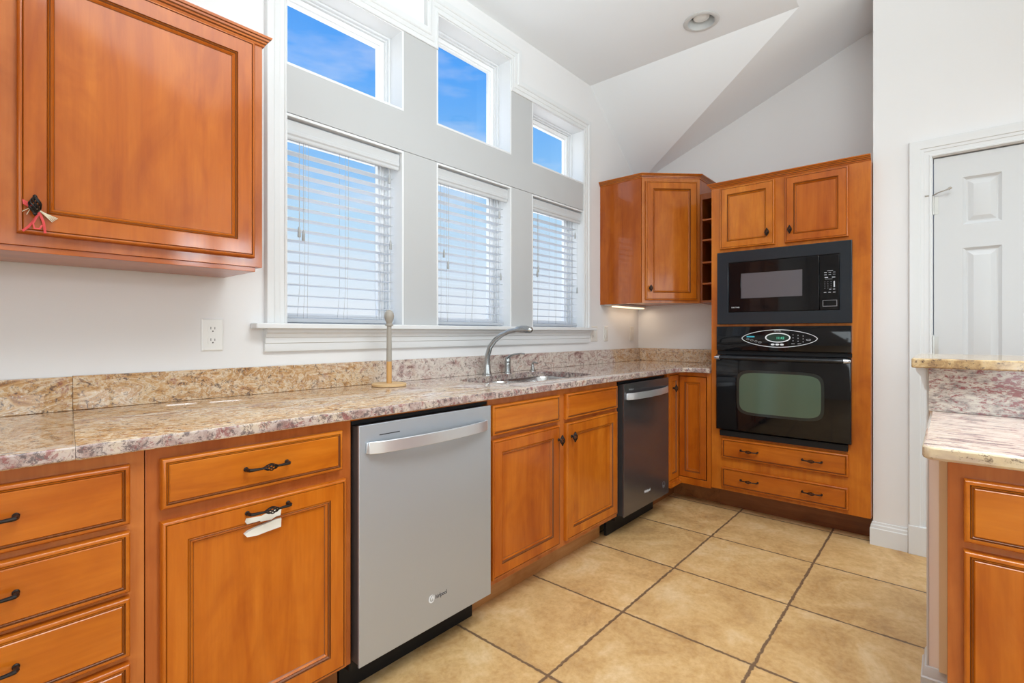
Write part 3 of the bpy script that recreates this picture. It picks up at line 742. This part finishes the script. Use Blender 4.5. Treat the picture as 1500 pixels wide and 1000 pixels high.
d = front('door', G, 1.264, 1.580, 1.693, 2.084, t, [(a * .88 if a > .03 else a, *r_) for a, *r_ in DOORP]); knob(G, 1.294, 1.766, .0205, d)
for a, b_ in ((.360, .484), (.174, .300)):
    d = front('drawer', G, .899, 1.580, a, b_, t, DRAWP, WOODY)
    for u in (1.066, 1.405): pull(G, u, (a + b_) / 2 + .001, .0195, d, .098)
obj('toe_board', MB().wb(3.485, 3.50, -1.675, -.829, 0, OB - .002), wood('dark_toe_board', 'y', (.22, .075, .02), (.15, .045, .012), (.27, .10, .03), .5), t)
crown([(XO + .25, -UL + .001), (XO - .001, -UL + .001), (XO - .001, -UR)][::1], 2.095, t, WOODY)

# microwave
t = thing('microwave', 'black built-in microwave above the wall oven', 'microwave', (3.5, -1.235, 1.24))
obj('housing', MB().box(G, .915, 1.555, 1.250, 1.640, -.42, -.025), BLACK, t)
mb = MB().prism(G, [(.872, 1.213), (1.598, 1.213), (1.598, 1.672), (.872, 1.672)], .0012, .020, 0, [[(.942, 1.286), (1.541, 1.286), (1.541, 1.602), (.942, 1.602)]])
obj('trim_frame', mb, MWFRAME, t, bevel=.003)
mb = MB().prism(G, [(.945, 1.2885), (1.4405, 1.2885), (1.4405, 1.5995), (.945, 1.5995)], -.018, .019, 0, [[(1.018, 1.374), (1.356, 1.374), (1.356, 1.529), (1.018, 1.529)]])
dd = obj('door', mb, BLKGLOSS, t, bevel=.002)
obj('door_window', MB().box(G, 1.0185, 1.3555, 1.3745, 1.5285, .004, .0165), GREYWIN, dd)
text('door_logo', 'MAYTAG', G, .985, 1.318, .0195, .012, PRINT, dd)
pp = obj('control_panel', MB().box(G, 1.4425, 1.5385, 1.2885, 1.5995, -.018, .018), BLKGLOSS, t, bevel=.002)
mb = MB()
mb.box(G, 1.480, 1.508, 1.508, 1.510, .018, .0186)
for r_, z in enumerate((1.500, 1.488)):
    for c in range(3): mb.box(G, 1.466 + c * .021, 1.478 + c * .021, z - .0025 + .001 * c, z + .0008, .018, .0186)
for c in range(2): mb.box(G, 1.468 + c * .035, 1.484 + c * .035, 1.470, 1.474, .018, .0186)
for z in (1.462,): mb.box(G, 1.470, 1.505, z, z + .0012, .018, .0186)
for r_ in range(4):
    for c in range(3): mb.box(G, 1.468 + c * .015, 1.4697 + c * .015, 1.446 - r_ * .012, 1.4485 - r_ * .012, .018, .0186)
mb.box(G, 1.511, 1.517, 1.416, 1.450, .018, .0186)
for c in range(3): mb.box(G, 1.464 + c * .022, 1.476 + c * .022, 1.386, 1.389, .018, .0186)
for c in range(2): mb.box(G, 1.490 + c * .018, 1.500 + c * .018, 1.403, 1.406, .018, .0186)
obj('keypad_print', mb, plain('panel_print', (.50, .52, .55), .5), pp)
mb = MB().prism(G, [(1.458, 1.308), (1.528, 1.308), (1.528, 1.344), (1.458, 1.344)], .018, .0195, 0, [[(1.461, 1.311), (1.525, 1.311), (1.525, 1.3415), (1.461, 1.3415)]])
obj('open_button', mb, plain('grey_outline', (.18, .18, .19), .4), pp)

# wall oven
t = thing('wall_oven', 'glossy black built-in wall oven under the microwave', 'oven', (3.5, -1.235, .52))
obj('housing', MB().box(G, .91, 1.56, .545, 1.175, -.55, -.025), BLACK, t)
pn = obj('control_panel', MB().rings(G, .871, 1.596, 1.047, 1.199, [(0, .0012), (0, .026), (.003, .030), (.006, .031)]), BLKGLOSS, t)
wp = .0312
def ell(uc, vc, a, b_, p=2.0, n=48):
    return [(uc + a * abs(math.cos(q)) ** (2 / p) * (1 if math.cos(q) >= 0 else -1), vc + b_ * abs(math.sin(q)) ** (2 / p) * (1 if math.sin(q) >= 0 else -1)) for q in [2 * math.pi * j / n for j in range(n)]]
def lens(uc, vc, a, b_, n=20):
    P_ = [(uc - a + 2 * a * j / n, vc + b_ * (1 - abs(2 * j / n - 1) ** 2.3) * .80 + (b_ * .20 if 0 < j < n else .0)) for j in range(n + 1)]
    return P_ + [(u, 2 * vc - v) for u, v in reversed(P_[1:-1])]
obj('console_outline', MB().prism(G, ell(1.231, 1.125, .205, .054, 1.72, 64), wp, wp + .0006, 0, [ell(1.231, 1.125, .2010, .0508, 1.72, 64)]), PRINT, pn)
obj('display_ring', MB().prism(G, ell(1.229, 1.130, .069, .029), wp, wp + .0010, 0, [ell(1.229, 1.130, .062, .0235)]), PRINT, pn)
obj('display', MB().prism(G, ell(1.229, 1.130, .0615, .023), wp, wp + .0006), LCD, pn)
text('clock', '11:42', G, 1.243, 1.1275, wp + .0008, .020, LEDG, pn)
text('panel_logo', 'MAYTAG', G, 1.228, 1.170, wp + .0002, .009, PRINT, pn)
mb = MB().box(G, 1.055, 1.100, 1.131, 1.139, wp, wp + .0006); obj('blue_mark', mb, CYAN, pn)
mb = MB()
for c in range(3):
    for r_ in range(3): mb.box(G, 1.309 + c * .026, 1.313 + c * .026, 1.144 - r_ * .017 - .003 * c, 1.149 - r_ * .017 - .003 * c, wp, wp + .0006)
for u in (1.302, 1.335): mb.box(G, u, u + .018, 1.093, 1.096, wp, wp + .0006)
mb.prism(G, ell(1.390, 1.118, .012, .0045, 2, 16), wp, wp + .0006, 0, [ell(1.390, 1.118, .009, .0028, 2, 16)])
obj('keypad_print', mb, plain('dim_print', (.42, .44, .46), .5), pn)
mb = MB()
for j in range(4): mb.prism(G, ell(1.062 + j * .023, 1.119 - .006 * j, .009, .005, 2, 16), wp, wp + .0006, 0, [ell(1.062 + j * .023, 1.119 - .006 * j, .0075, .0037, 2, 16)])
obj('icon_row', mb, plain('dim_icons', (.42, .44, .46), .5), pn)
mb = MB()
for j in range(22): mb.box(G, .90 + j * .030, .922 + j * .030, 1.030, 1.036, -.002, .006)
for u in (1.202, 1.227, 1.252): obj('button', MB().prism(G, ell(u, 1.089, .0105, .0055, 2, 20), wp, wp + .0006), PRINT, pn)
obj('vent_strip', MB().box(G, .871, 1.596, 1.022, 1.045, .0012, .012), BLACK, t)
dd = obj('oven_door', MB().rings(G, .871, 1.596, .545, 1.020, [(0, .0012), (0, .034), (.004, .039), (.008, .040)]), BLKGLOSS, t)
w_ = lambda a, b_: [(1.234 + (u - 1.234) * 1, v) for u, v in ell(1.234, .790, a, b_, 6, 64)]
obj('window_border', MB().prism(G, w_(.236, .140), .0402, .0408), plain('dark_dotted_border', (.018, .022, .020), .12), dd)
obj('oven_window', MB().prism(G, w_(.220, .124), .0409, .0415), OVENWIN, dd)
mb = MB()
for s_ in (-1, 1):
    mb.tube([G.p(1.234 + s_ * .345, 1.000, .040), G.p(1.234 + s_ * .350, 1.002, .062)], [.011, .009], 12)
pts = [G.p(1.234 + .36 * q, 1.003, .066 + .018 * (1 - q * q)) for q in [-1 + j / 10 for j in range(21)]]
mb.tube(pts, [.006 + .006 * min(1, (1 - abs(-1 + j / 10)) * 8) for j in range(21)], 14)
hn = obj('oven_handle', mb, plain('glossy_black_handle', (.02, .022, .025), .12, .3), t)
for s_ in (-1, 1):
    obj('handle_end', MB().tube([G.p(1.234 + s_ * .330, 1.003, .0665), G.p(1.234 + s_ * .362, 1.003, .063)], [.0135, .008], 14), STEELH, hn, label='chrome handle end')
obj('lower_vent', MB().box(G, .889, 1.578, .502, .538, .0012, .022), BLACK, t, bevel=.002)

# ================================================================= CORNER WALL CABINET + OPEN RACK
zb, zt = 1.372, 2.27
A = Vector((3.306, -.345)); B = Vector((3.606, -.645)); U = (B - A).normalized(); LN = (B - A).length
t = thing('wall_cabinet', 'angled maple corner wall cabinet beside the right window', 'cabinet', (3.6, -.3, zb))
N_ = Vector((-1, -1, 0)).normalized()
K = Fr((A.x, A.y, 0), (U.x, U.y, 0), (0, 0, 1), N_)
mb = MB()
mb.wb(3.306, 3.322, -.338, -.001, zb, zt); mb.wb(3.606, 3.928, -.645, -.629, zb, zt)
for z in (zb + .012, zt - .016, 1.82):
    mb.prism(FZ, [(3.322, -.001), (3.322, -.345), (3.606, -.629), (3.928, -.629), (3.928, -.001)], z, z + .016)
obj('carcass', mb, WOODZ, t, bevel=.0008)
face_frame(K, 0, LN, zb, zt, [(.045, LN - .045, zb + .035, zt - .045)], t)
d = front('door', K, .022, LN - .022, 1.392, 2.240, t); knob(K, .052, 1.475, .0205, d)
crown([(3.305, -.001), (3.305, -.346), (3.605, -.646), (3.929, -.646)], 2.266, t, WOODZ)
t = thing('open_rack', 'narrow open maple pigeonhole rack between corner and oven cabinets', 'shelf', (3.78, -.737, zb))
mb = MB()
G2 = FX(3.606)
mb.box(G2, .647, .665, zb + .002, 2.155, -.32, 0); mb.box(G2, .808, .826, zb + .002, 2.155, -.32, 0)
mb.box(G2, .665, .808, zb + .002, zb + .020, -.32, 0); mb.box(G2, .665, .808, 2.115, 2.155, -.32, 0); mb.box(G2, .665, .808, zb + .020, 2.115, -.32, -.31)
obj('rack_body', mb, wood('dark_rack_maple', 'z', (.26, .065, .006), (.2, .045, .004), (.3, .085, .01)), t)
mb = MB()
for z in (1.511, 1.662, 1.822, 1.968): mb.box(G2, .6655, .8075, z - .006, z + .006, -.309, -.002)
obj('rack_shelf', mb, WOODZ, t)
mb = MB(); mb.box(G2, .7335, .7395, zb + .0205, 2.1145, -.3085, -.012)
obj('rack_divider', mb, WOODZ, t)
# light bar under the corner cabinet
t = thing('under_cabinet_light', 'thin lit strip lamp below the angled corner cabinet', 'lamp', (3.6, -.06, 1.355))
obj('housing', MB().wb(3.33, 3.90, -.085, -.022, 1.3652, 1.382), PLATE, t)
obj('tube', MB().wb(3.43, 3.88, -.078, -.030, 1.357, 1.365), WARM, t)
area('strip_glow', (3.65, -.09, 1.352), (3.65, -.20, .9), .45, .03, .4, (1, .80, .58))

# ================================================================= COUNTERTOPS
CZ0, CZ1 = .896, .926
def counter(name, poly, parent=None, holes=()):
    o = obj(name, MB().prism(FZ, poly, CZ0, CZ1, 0, holes, ms=1), [GRANITE, GEDGE], parent)
    me = o.data; at = me.attributes.new('bevel_weight_edge', 'FLOAT', 'EDGE')
    for e_ in me.edges:
        a, b_ = (me.vertices[i].co + o.location for i in e_.vertices)
        mx_, my_ = (a.x + b_.x) / 2, (a.y + b_.y) / 2
        if abs(a.z - b_.z) < .001 and (abs(my_ + .645) < .002 or (mx_ > 3.188 and mx_ < 3.287 and my_ < -.64)): at.data[e_.index].value = 1
    md = o.modifiers.new('edge', 'BEVEL'); md.width = .005; md.segments = 3; md.limit_method = 'WEIGHT'
    return o
o = counter('countertop', [(-.62, -.002), (-.62, -.645), (.184, -.645), (.266, -.002)])
tag(o, 'left piece of speckled granite worktop, above the drawer stack', 'countertop')
corner = [(3.19 + .095 * math.cos(q), -.74 + .095 * math.sin(q)) for q in [math.pi / 2 * (1 - j / 8) for j in range(9)]]
def rrect(x0, x1, y0, y1, r, n=6):
    P_ = []
    for cx, cy, a0 in ((x1 - r, y1 - r, 0), (x0 + r, y1 - r, 90), (x0 + r, y0 + r, 180), (x1 - r, y0 + r, 270)):
        for j in range(n + 1):
            q = math.radians(a0 + 90 * j / n); P_.append((cx + r * math.cos(q), cy + r * math.sin(q)))
    return P_
SK = [(1.705, 2.030, -.480, -.160), (2.060, 2.480, -.520, -.135)]
# one smooth cut-out round both bowls
cut = [(1.655, -.22), (1.72, -.155), (1.86, -.135), (2.04, -.130), (2.20, -.120), (2.38, -.120), (2.432, -.16), (2.444, -.30), (2.432, -.46), (2.38, -.512), (2.10, -.515), (1.90, -.508), (1.76, -.480), (1.68, -.41), (1.652, -.31)]
def smooth_loop(P_, it=2):
    for _ in range(it):
        Q = []
        for k in range(len(P_)):
            a, b_ = P_[k], P_[(k + 1) % len(P_)]
            Q += [(a[0] * .75 + b_[0] * .25, a[1] * .75 + b_[1] * .25), (a[0] * .25 + b_[0] * .75, a[1] * .25 + b_[1] * .75)]
        P_ = Q
    return P_
cut = smooth_loop(cut)
o = counter('countertop', [(.2666, -.002), (.1846, -.645)] + corner + [(3.285, -.8275), (3.927, -.8275), (3.927, -.002)], holes=[cut])
tag(o, 'long L-shaped granite worktop holding the sink and tap', 'countertop')
# backsplash
o = obj('backsplash', MB().wb(-.62, .263, -.022, -.002, .9265, 1.028), GRANITE, bevel=.0015); tag(o, 'short gold granite upstand left of the vertical seam', 'backsplash')
o = obj('backsplash', MB().wb(.2637, 3.927, -.022, -.002, .9265, 1.030), GRANITE, bevel=.0015); tag(o, 'long granite upstand running under the windows', 'backsplash')
o = obj('backsplash', MB().wb(3.907, 3.927, -.8275, -.0235, .9265, 1.030), GRANITE, bevel=.0015); tag(o, 'granite upstand on the far wall beside the oven cabinet', 'backsplash')

# ================================================================= SINK, TAP
t = thing('kitchen_sink', 'stainless steel double bowl sink set in granite worktop', 'sink', (2.08, -.32, .72))
def bowl(x0, x1, y0, y1, depth):
    mb = MB(); zs = .8945
    R = []
    for ins, z in ((0, zs), (.004, zs - .01), (.012, zs - depth * .8), (.035, zs - depth), (.09, zs - depth - .006)):
        R.append(mb.add([(x, y, z) for x, y in rrect(x0 + ins, x1 - ins, y0 + ins, y1 - ins, max(.02, .07 - ins * .5))]))
    n = 28
    for k in range(len(R) - 1):
        for j in range(n): mb.face([R[k] + j, R[k] + (j + 1) % n, R[k + 1] + (j + 1) % n, R[k + 1] + j])
    mb.face([R[-1] + j for j in range(n)])
    return mb
b1 = obj('bowl', bowl(1.665, 2.035, -.500, -.140, .17), SINKM, t, norm=False)
b2 = obj('bowl', bowl(2.060, 2.432, -.520, -.118, .20), SINKM, t, norm=False)
for b_, (x, y, z) in ((b1, (1.85, -.32, .7190)), (b2, (2.27, -.32, .6890))):
    obj('drain', MB().lathe((x, y, z), [(.001, .002), (.030, .002), (.042, .0035), (.044, .0015), (.044, 0)], 24), NICKEL, b_)
obj('flange', MB().prism(FZ, rrect(1.650, 2.446, -.534, -.104, .05), .8945, .8955, 0, [rrect(1.665, 2.035, -.500, -.140, .07), rrect(2.060, 2.432, -.520, -.118, .07)]), SINKM, t)

t = thing('kitchen_faucet', 'arched brushed nickel tap with bulbous pull-down spray head', 'faucet', (1.985, -.085, .926))
mb = MB().lathe((1.985, -.085, .926), [(.027, 0), (.027, .004), (.021, .010), (.018, .03), (.0165, .06)], 20)
obj('base', mb, NICKEL, t)
pts = []
ctrl = [(1.985, -.085, .975), (1.984, -.088, 1.035), (1.983, -.108, 1.082), (1.981, -.145, 1.118), (1.979, -.195, 1.147), (1.977, -.25, 1.166), (1.975, -.300, 1.174)]
obj('spout', MB().tube(ctrl, [.0165, .0150, .0145, .0135, .0125, .0115, .0115], 14), NICKEL, t)
obj('spray_head', MB().tube([(1.975, -.298, 1.174), (1.974, -.315, 1.177), (1.973, -.340, 1.178), (1.972, -.375, 1.177), (1.971, -.402, 1.173), (1.971, -.412, 1.170)], [.013, .019, .0225, .0230, .0190, .007], 16, sq=(1, .82)).lathe((1.9715, -.385, 1.158), [(.009, 0), (.010, .008)], 14), NICKEL, t)
t = thing('faucet_handle', 'short nickel lever handle right of the arched tap', 'faucet handle', (2.165, -.075, .926))
obj('handle_base', MB().lathe((2.165, -.075, .926), [(.022, 0), (.022, .004), (.018, .009), (.0165, .05), (.0172, .055), (.016, .058), (.0172, .062), (.0165, .085), (.012, .095)], 18), NICKEL, t)
obj('lever', MB().tube([(2.165, -.075, 1.008), (2.168, -.085, 1.022), (2.178, -.110, 1.034), (2.195, -.150, 1.040), (2.205, -.170, 1.038)], [.014, .012, .0085, .0065, .006], 12, sq=(1.3, .7)), NICKEL, t)
t = thing('soap_dispenser', 'small nickel soap pump at the back of the sink', 'soap dispenser', (2.385, -.083, .926))
obj('base', MB().lathe((2.385, -.083, .926), [(.020, 0), (.020, .003), (.014, .008), (.011, .022), (.0085, .028), (.0085, .040)], 16), NICKEL, t)
obj('nozzle', MB().tube([(2.385, -.083, .962), (2.385, -.083, .975), (2.385, -.093, .979), (2.385, -.125, .974)], [.007, .0075, .006, .0045], 10), NICKEL, t)

# ================================================================= PAPER TOWEL STAND
c0 = (1.298, -.150, CZ1)
t = thing('paper_towel_stand', 'empty wooden paper towel stand with round base on worktop', 'paper towel holder', c0)
obj('base', MB().lathe(c0, [(.070, 0), (.0745, .002), (.0745, .010), (.072, .013), (.012, .013)], 36), BEECH, t)
obj('post', MB().lathe((c0[0], c0[1], c0[2] + .0125), [(.0115, 0), (.0115, .095)], 20), plain('orange_wood', (.55, .30, .10), .45), t, label='bare honey-coloured lower half of the post')
obj('post', MB().lathe((c0[0], c0[1], c0[2] + .108), [(.0118, 0), (.0105, .120), (.0100, .155)], 20), BEECHG, t, label='greyish upper half of the post')
obj('finial', MB().lathe((c0[0], c0[1], c0[2] + .2630), [(.0100, 0), (.0175, .002), (.0175, .006), (.0115, .010), (.013, .016), (.0200, .032), (.0215, .045), (.019, .058), (.012, .067), (.004, .071)], 24), BEECHG, t)

# ================================================================= DISHWASHERS
def dishwasher(x0, x1, label, skin, hand, parent_loc, logo, dark=False):
    F = FY(-.612); t = thing('dishwasher', label, 'dishwasher', parent_loc)
    obj('tub', MB().wb(x0 - .003, x1 + .003, -.585, -.02, .10, .880), BLACK, t)
    zb_, zt_ = .131, .873
    obj('door_side', MB().box(F, x0 + .003, x1 - .003, zb_ + .004, zt_ - .004, -.024, .0195), plain('door_edge_grey', (.035, .032, .032) if dark else (.09, .07, .065), .45), t)
    dd = obj('door', MB().rings(F, x0, x1, zb_, zt_, [(0, .0196), (0, .0265), (.0015, .0280)]), skin, t)
    obj('gap_strip', MB().box(F, x0 - .008, x1 + .008, zt_ + .001, .886, -.026, -.004), BLACK, t)  # black strip filling the gap above the door
    h0, h1 = x0 + .028, x1 - .030; mb = MB(); n = 20; R = []
    for k in range(n + 1):
        q = k / n; u = h0 + (h1 - h0) * q; w = .030 + .034 * math.sin(math.pi * min(1, max(0, q))) ** .55
        R.append(mb.add([F.p(u, .783, w), F.p(u, .821, w), F.p(u, .821, w + .009), F.p(u, .783, w + .009)]))
    for k in range(n):
        for j in range(4): mb.face([R[k] + j, R[k] + (j + 1) % 4, R[k + 1] + (j + 1) % 4, R[k + 1] + j])
    mb.face([R[0] + j for j in range(4)]); mb.face([R[-1] + j for j in range(4)])
    for u in (h0, h1): mb.box(F, u - .006, u + .006, .785, .819, .0281, .036)
    obj('handle', mb, hand, dd, bevel=.0015)
    um = x0 + .105
    if dark: text('badge', 'Whirlpool', F, x0 + .085, .838, .0282, .014, plain('dim_badge', (.25, .27, .28), .4), dd)
    else: obj('vent_slot', MB().box(F, x0 + .072, x0 + .150, .8345, .8375, .0275, .0284), SLOT, dd)
    lx = x0 + .300
    if not dark:
        mb = MB()
        mb.prism(F, ell(lx - .016, .231, .013, .014, 2, 24), .0281, .0286, 0, [ell(lx - .014, .232, .010, .011, 2, 24)])
        obj('logo_ring', mb, PRINT, dd)
        text('logo', 'W', F, lx - .012, .231, .0284, .020, PRINT, dd, .8, .0006); text('logo', 'hirlpool', F, lx + .028, .231, .0284, .020, PRINTD, dd, .85, .0003)
    else:
        text('logo', 'Whirlpool', F, x0 + .285, .215, .0284, .022, PRINT, dd, .85, .0004)
        obj('round_sticker', MB().prism(F, ell(x1 - .075, .200, .019, .021, 2, 24), .0281, .0285, 0, [ell(x1 - .075, .200, .016, .018, 2, 24)]).prism(F, ell(x1 - .075, .192, .010, .007, 2, 16), .0281, .0285), plain('sticker_grey', (.18, .17, .18), .5), dd)
    obj('toe_panel', MB().wb(x0 - .004, x1 + .004, -.530, -.515, .003, .098), BLACK, t)
    return t
dishwasher(.846, 1.430, 'brushed stainless dishwasher left of the sink cabinet', STEEL, STEELH, (1.14, -.3, .003), 1)
dishwasher(2.501, 3.088, 'dark stainless dishwasher right of the sink cabinet', BLKSTEEL, STEELH, (2.79, -.3, .003), 2, True)

# ================================================================= OUTLETS
def outlet(x, w, kind, label, z=1.152, h=.115, mat=PLATE, loc_y=0):
    F = FY(-.0005); t = thing('wall_outlet' if kind == 'o' else 'light_switch', label, 'outlet' if kind == 'o' else 'switch', (x, 0, z - h / 2))
    pl = obj('cover_plate', MB().rings(F, x - w / 2, x + w / 2, z - h / 2, z + h / 2, [(0, 0), (0, .003), (.004, .006)]), mat, t)
    n = 2 if w > .09 else 1
    for k in range(n):
        xx = x + (k - (n - 1) / 2) * .046
        if kind == 'o' and (n == 1 or k == 0):
            for zz_ in (z + .0205, z - .0205):
                s_ = obj('socket', MB().prism(F, ell(xx, zz_, .0165, .0150, 3.2, 28), .006, .0075), mat, t)
                mb = MB().box(F, xx - .0075, xx - .0055, zz_ - .001, zz_ + .008, .0075, .0078).box(F, xx + .0055, xx + .0075, zz_ - .001, zz_ + .007, .0075, .0078).prism(F, ell(xx, zz_ - .0075, .0024, .0024, 2, 10), .0075, .0078)
                obj('slots', mb, SLOT, s_)
        else:
            obj('rocker', MB().rings(F, xx - .016, xx + .016, z - .033, z + .033, [(0, .006), (0, .0085), (.002, .0095)]), mat, t)
outlet(.6465, .070, 'o', 'white duplex outlet on the wall left of the windows')
outlet(3.215, .096, 'o', 'pale double-width outlet and switch plate nearest the window sill', mat=PLATE2)
outlet(3.385, .062, 's', 'narrow pale switch plate under the corner cabinet light', mat=PLATE2)
outlet(3.805, .062, 's', 'narrow pale plate nearest the room corner', mat=PLATE2)

# ================================================================= RECESSED CEILING LIGHT
t = thing('recessed_light', 'round recessed ceiling downlight with unlit bulb', 'ceiling light', (LC[0], LC[1], VZ))
dn = (0, 0, -1)
obj('trim_ring', MB().lathe((LC[0], LC[1], VZ - .0005), [(.084, 0), (.098, 0), (.100, .003), (.096, .006), (.080, .008), (.0745, .006), (.0745, -.006)], 40, axis=dn, caps=False), CUP, t)
mb = MB(); R = [mb.add([(LC[0] + r_ * math.cos(2 * math.pi * j / 32), LC[1] + r_ * math.sin(2 * math.pi * j / 32), VZ + h) for j in range(32)]) for r_, h in ((.0755, -.004), (.074, .03), (.066, .09), (.05, .13))]
for k in range(3):
    for j in range(32): mb.face([R[k] + j, R[k] + (j + 1) % 32, R[k + 1] + (j + 1) % 32, R[k + 1] + j])
mb.face([R[3] + j for j in range(32)])
obj('reflector', mb, CUP, t, norm=False)
obj('bulb', MB().lathe((LC[0], LC[1], VZ + .125), [(.014, 0), (.018, .03), (.040, .07), (.047, .095), (.044, .105), (.030, .112), (.006, .114)], 28, axis=dn), BULB, t)

# ================================================================= PENINSULA
H = FX(1.37)
hw = MB().wb(1.972, 2.09, -6.99 + 3.0, -1.953, 0, 1.0555)
obj('wall_peninsula', hw, PINKP, kind='structure', smooth=0)
mb = MB().wb(1.970, 2.092, -1.9525, -1.948, 0, 1.0550)
obj('trim_8', mb, TRIM, kind='structure')
mb = MB().sweep(FZ, [(1.9715, -2.00), (1.9715, -1.9475), (2.0925, -1.9475)], [(o, w) for o, w in [(0, .001), (.013, .001), (.013, .118), (.009, .122), (.008, .140), (.004, .150), (0, .152)]])
obj('baseboard_peninsula', mb, TRIM, kind='structure', smooth=.4)
mb = MB().prism(Fr((1.974, -1.9475, 0), (0, 1, 0), (0, 0, 1), (1, 0, 0)), [(0, .985), (.004, .985), (.007, 1.000), (.011, 1.010), (.014, 1.028), (.024, 1.040), (.026, 1.0545), (0, 1.0545)], 0, .115)
obj('trim_9', mb, TRIM, kind='structure', smooth=.4)
t = thing('peninsula_cabinet', 'maple peninsula base cabinet at the right edge', 'cabinet', (1.66, -2.5, 0))
carcass(H, 1.997, 3.2, .10, BT, .58, t, top=False)
face_frame(H, 1.997, 3.2, .10, BT, [(2.04, 2.48, .76, .85), (2.04, 2.48, .13, .70), (2.60, 3.10, .13, .85)], t)
front('drawer', H, 2.022, 2.500, .740, .866, t, DRAWP, WOODY)
front('door', H, 2.022, 2.500, .13, .723, t, DRAWP)
front('door', H, 2.56, 3.14, .13, .866, t)
obj('filler_strip', MB().wb(1.952, 1.970, -1.9955, -1.977, .153, BT), RAWW, t, label='pale unfinished wood filler strip')
obj('toe_board', MB().wb(1.445, 1.46, -3.2, -2.0, 0, .098), WOODK, t)
o = obj('countertop', MB().prism(FZ, [(1.345, -3.24), (1.9490, -3.24), (1.9490, -1.957), (1.365, -1.957), (1.351, -1.963), (1.345, -1.977)], .897, .926, ms=1), [GSTREAK, GCEDGE], bevel=.006); tag(o, 'lower granite worktop on the peninsula at right', 'countertop')
o = obj('backsplash', MB().wb(1.950, 1.9715, -3.24, -1.9535, .9265, 1.0555), GRED); tag(o, 'burgundy-flecked granite riser below the raised bar top', 'backsplash')
o = obj('bar_top', MB().wb(1.90, 2.35, -3.26, -1.915, 1.056, 1.084), GBAR, bevel=.004); tag(o, 'raised granite bar top above the peninsula worktop', 'bar top')

# repeats share a group
for o in COL.objects:
    if o.parent is None and 'category' in o:
        kind = o.name.split('.')[0]
        g_ = {'base_cabinet': 'base cabinets under the window worktop', 'sink_cabinet': 'base cabinets under the window worktop', 'corner_cabinet': 'base cabinets under the window worktop',
              'wall_cabinet': 'wall cabinets either side of the windows', 'dishwasher': 'dishwashers either side of the sink cabinet',
              'wall_outlet': 'outlets and switches on the window wall', 'light_switch': 'outlets and switches on the window wall'}.get(kind)
        if g_: o['group'] = g_
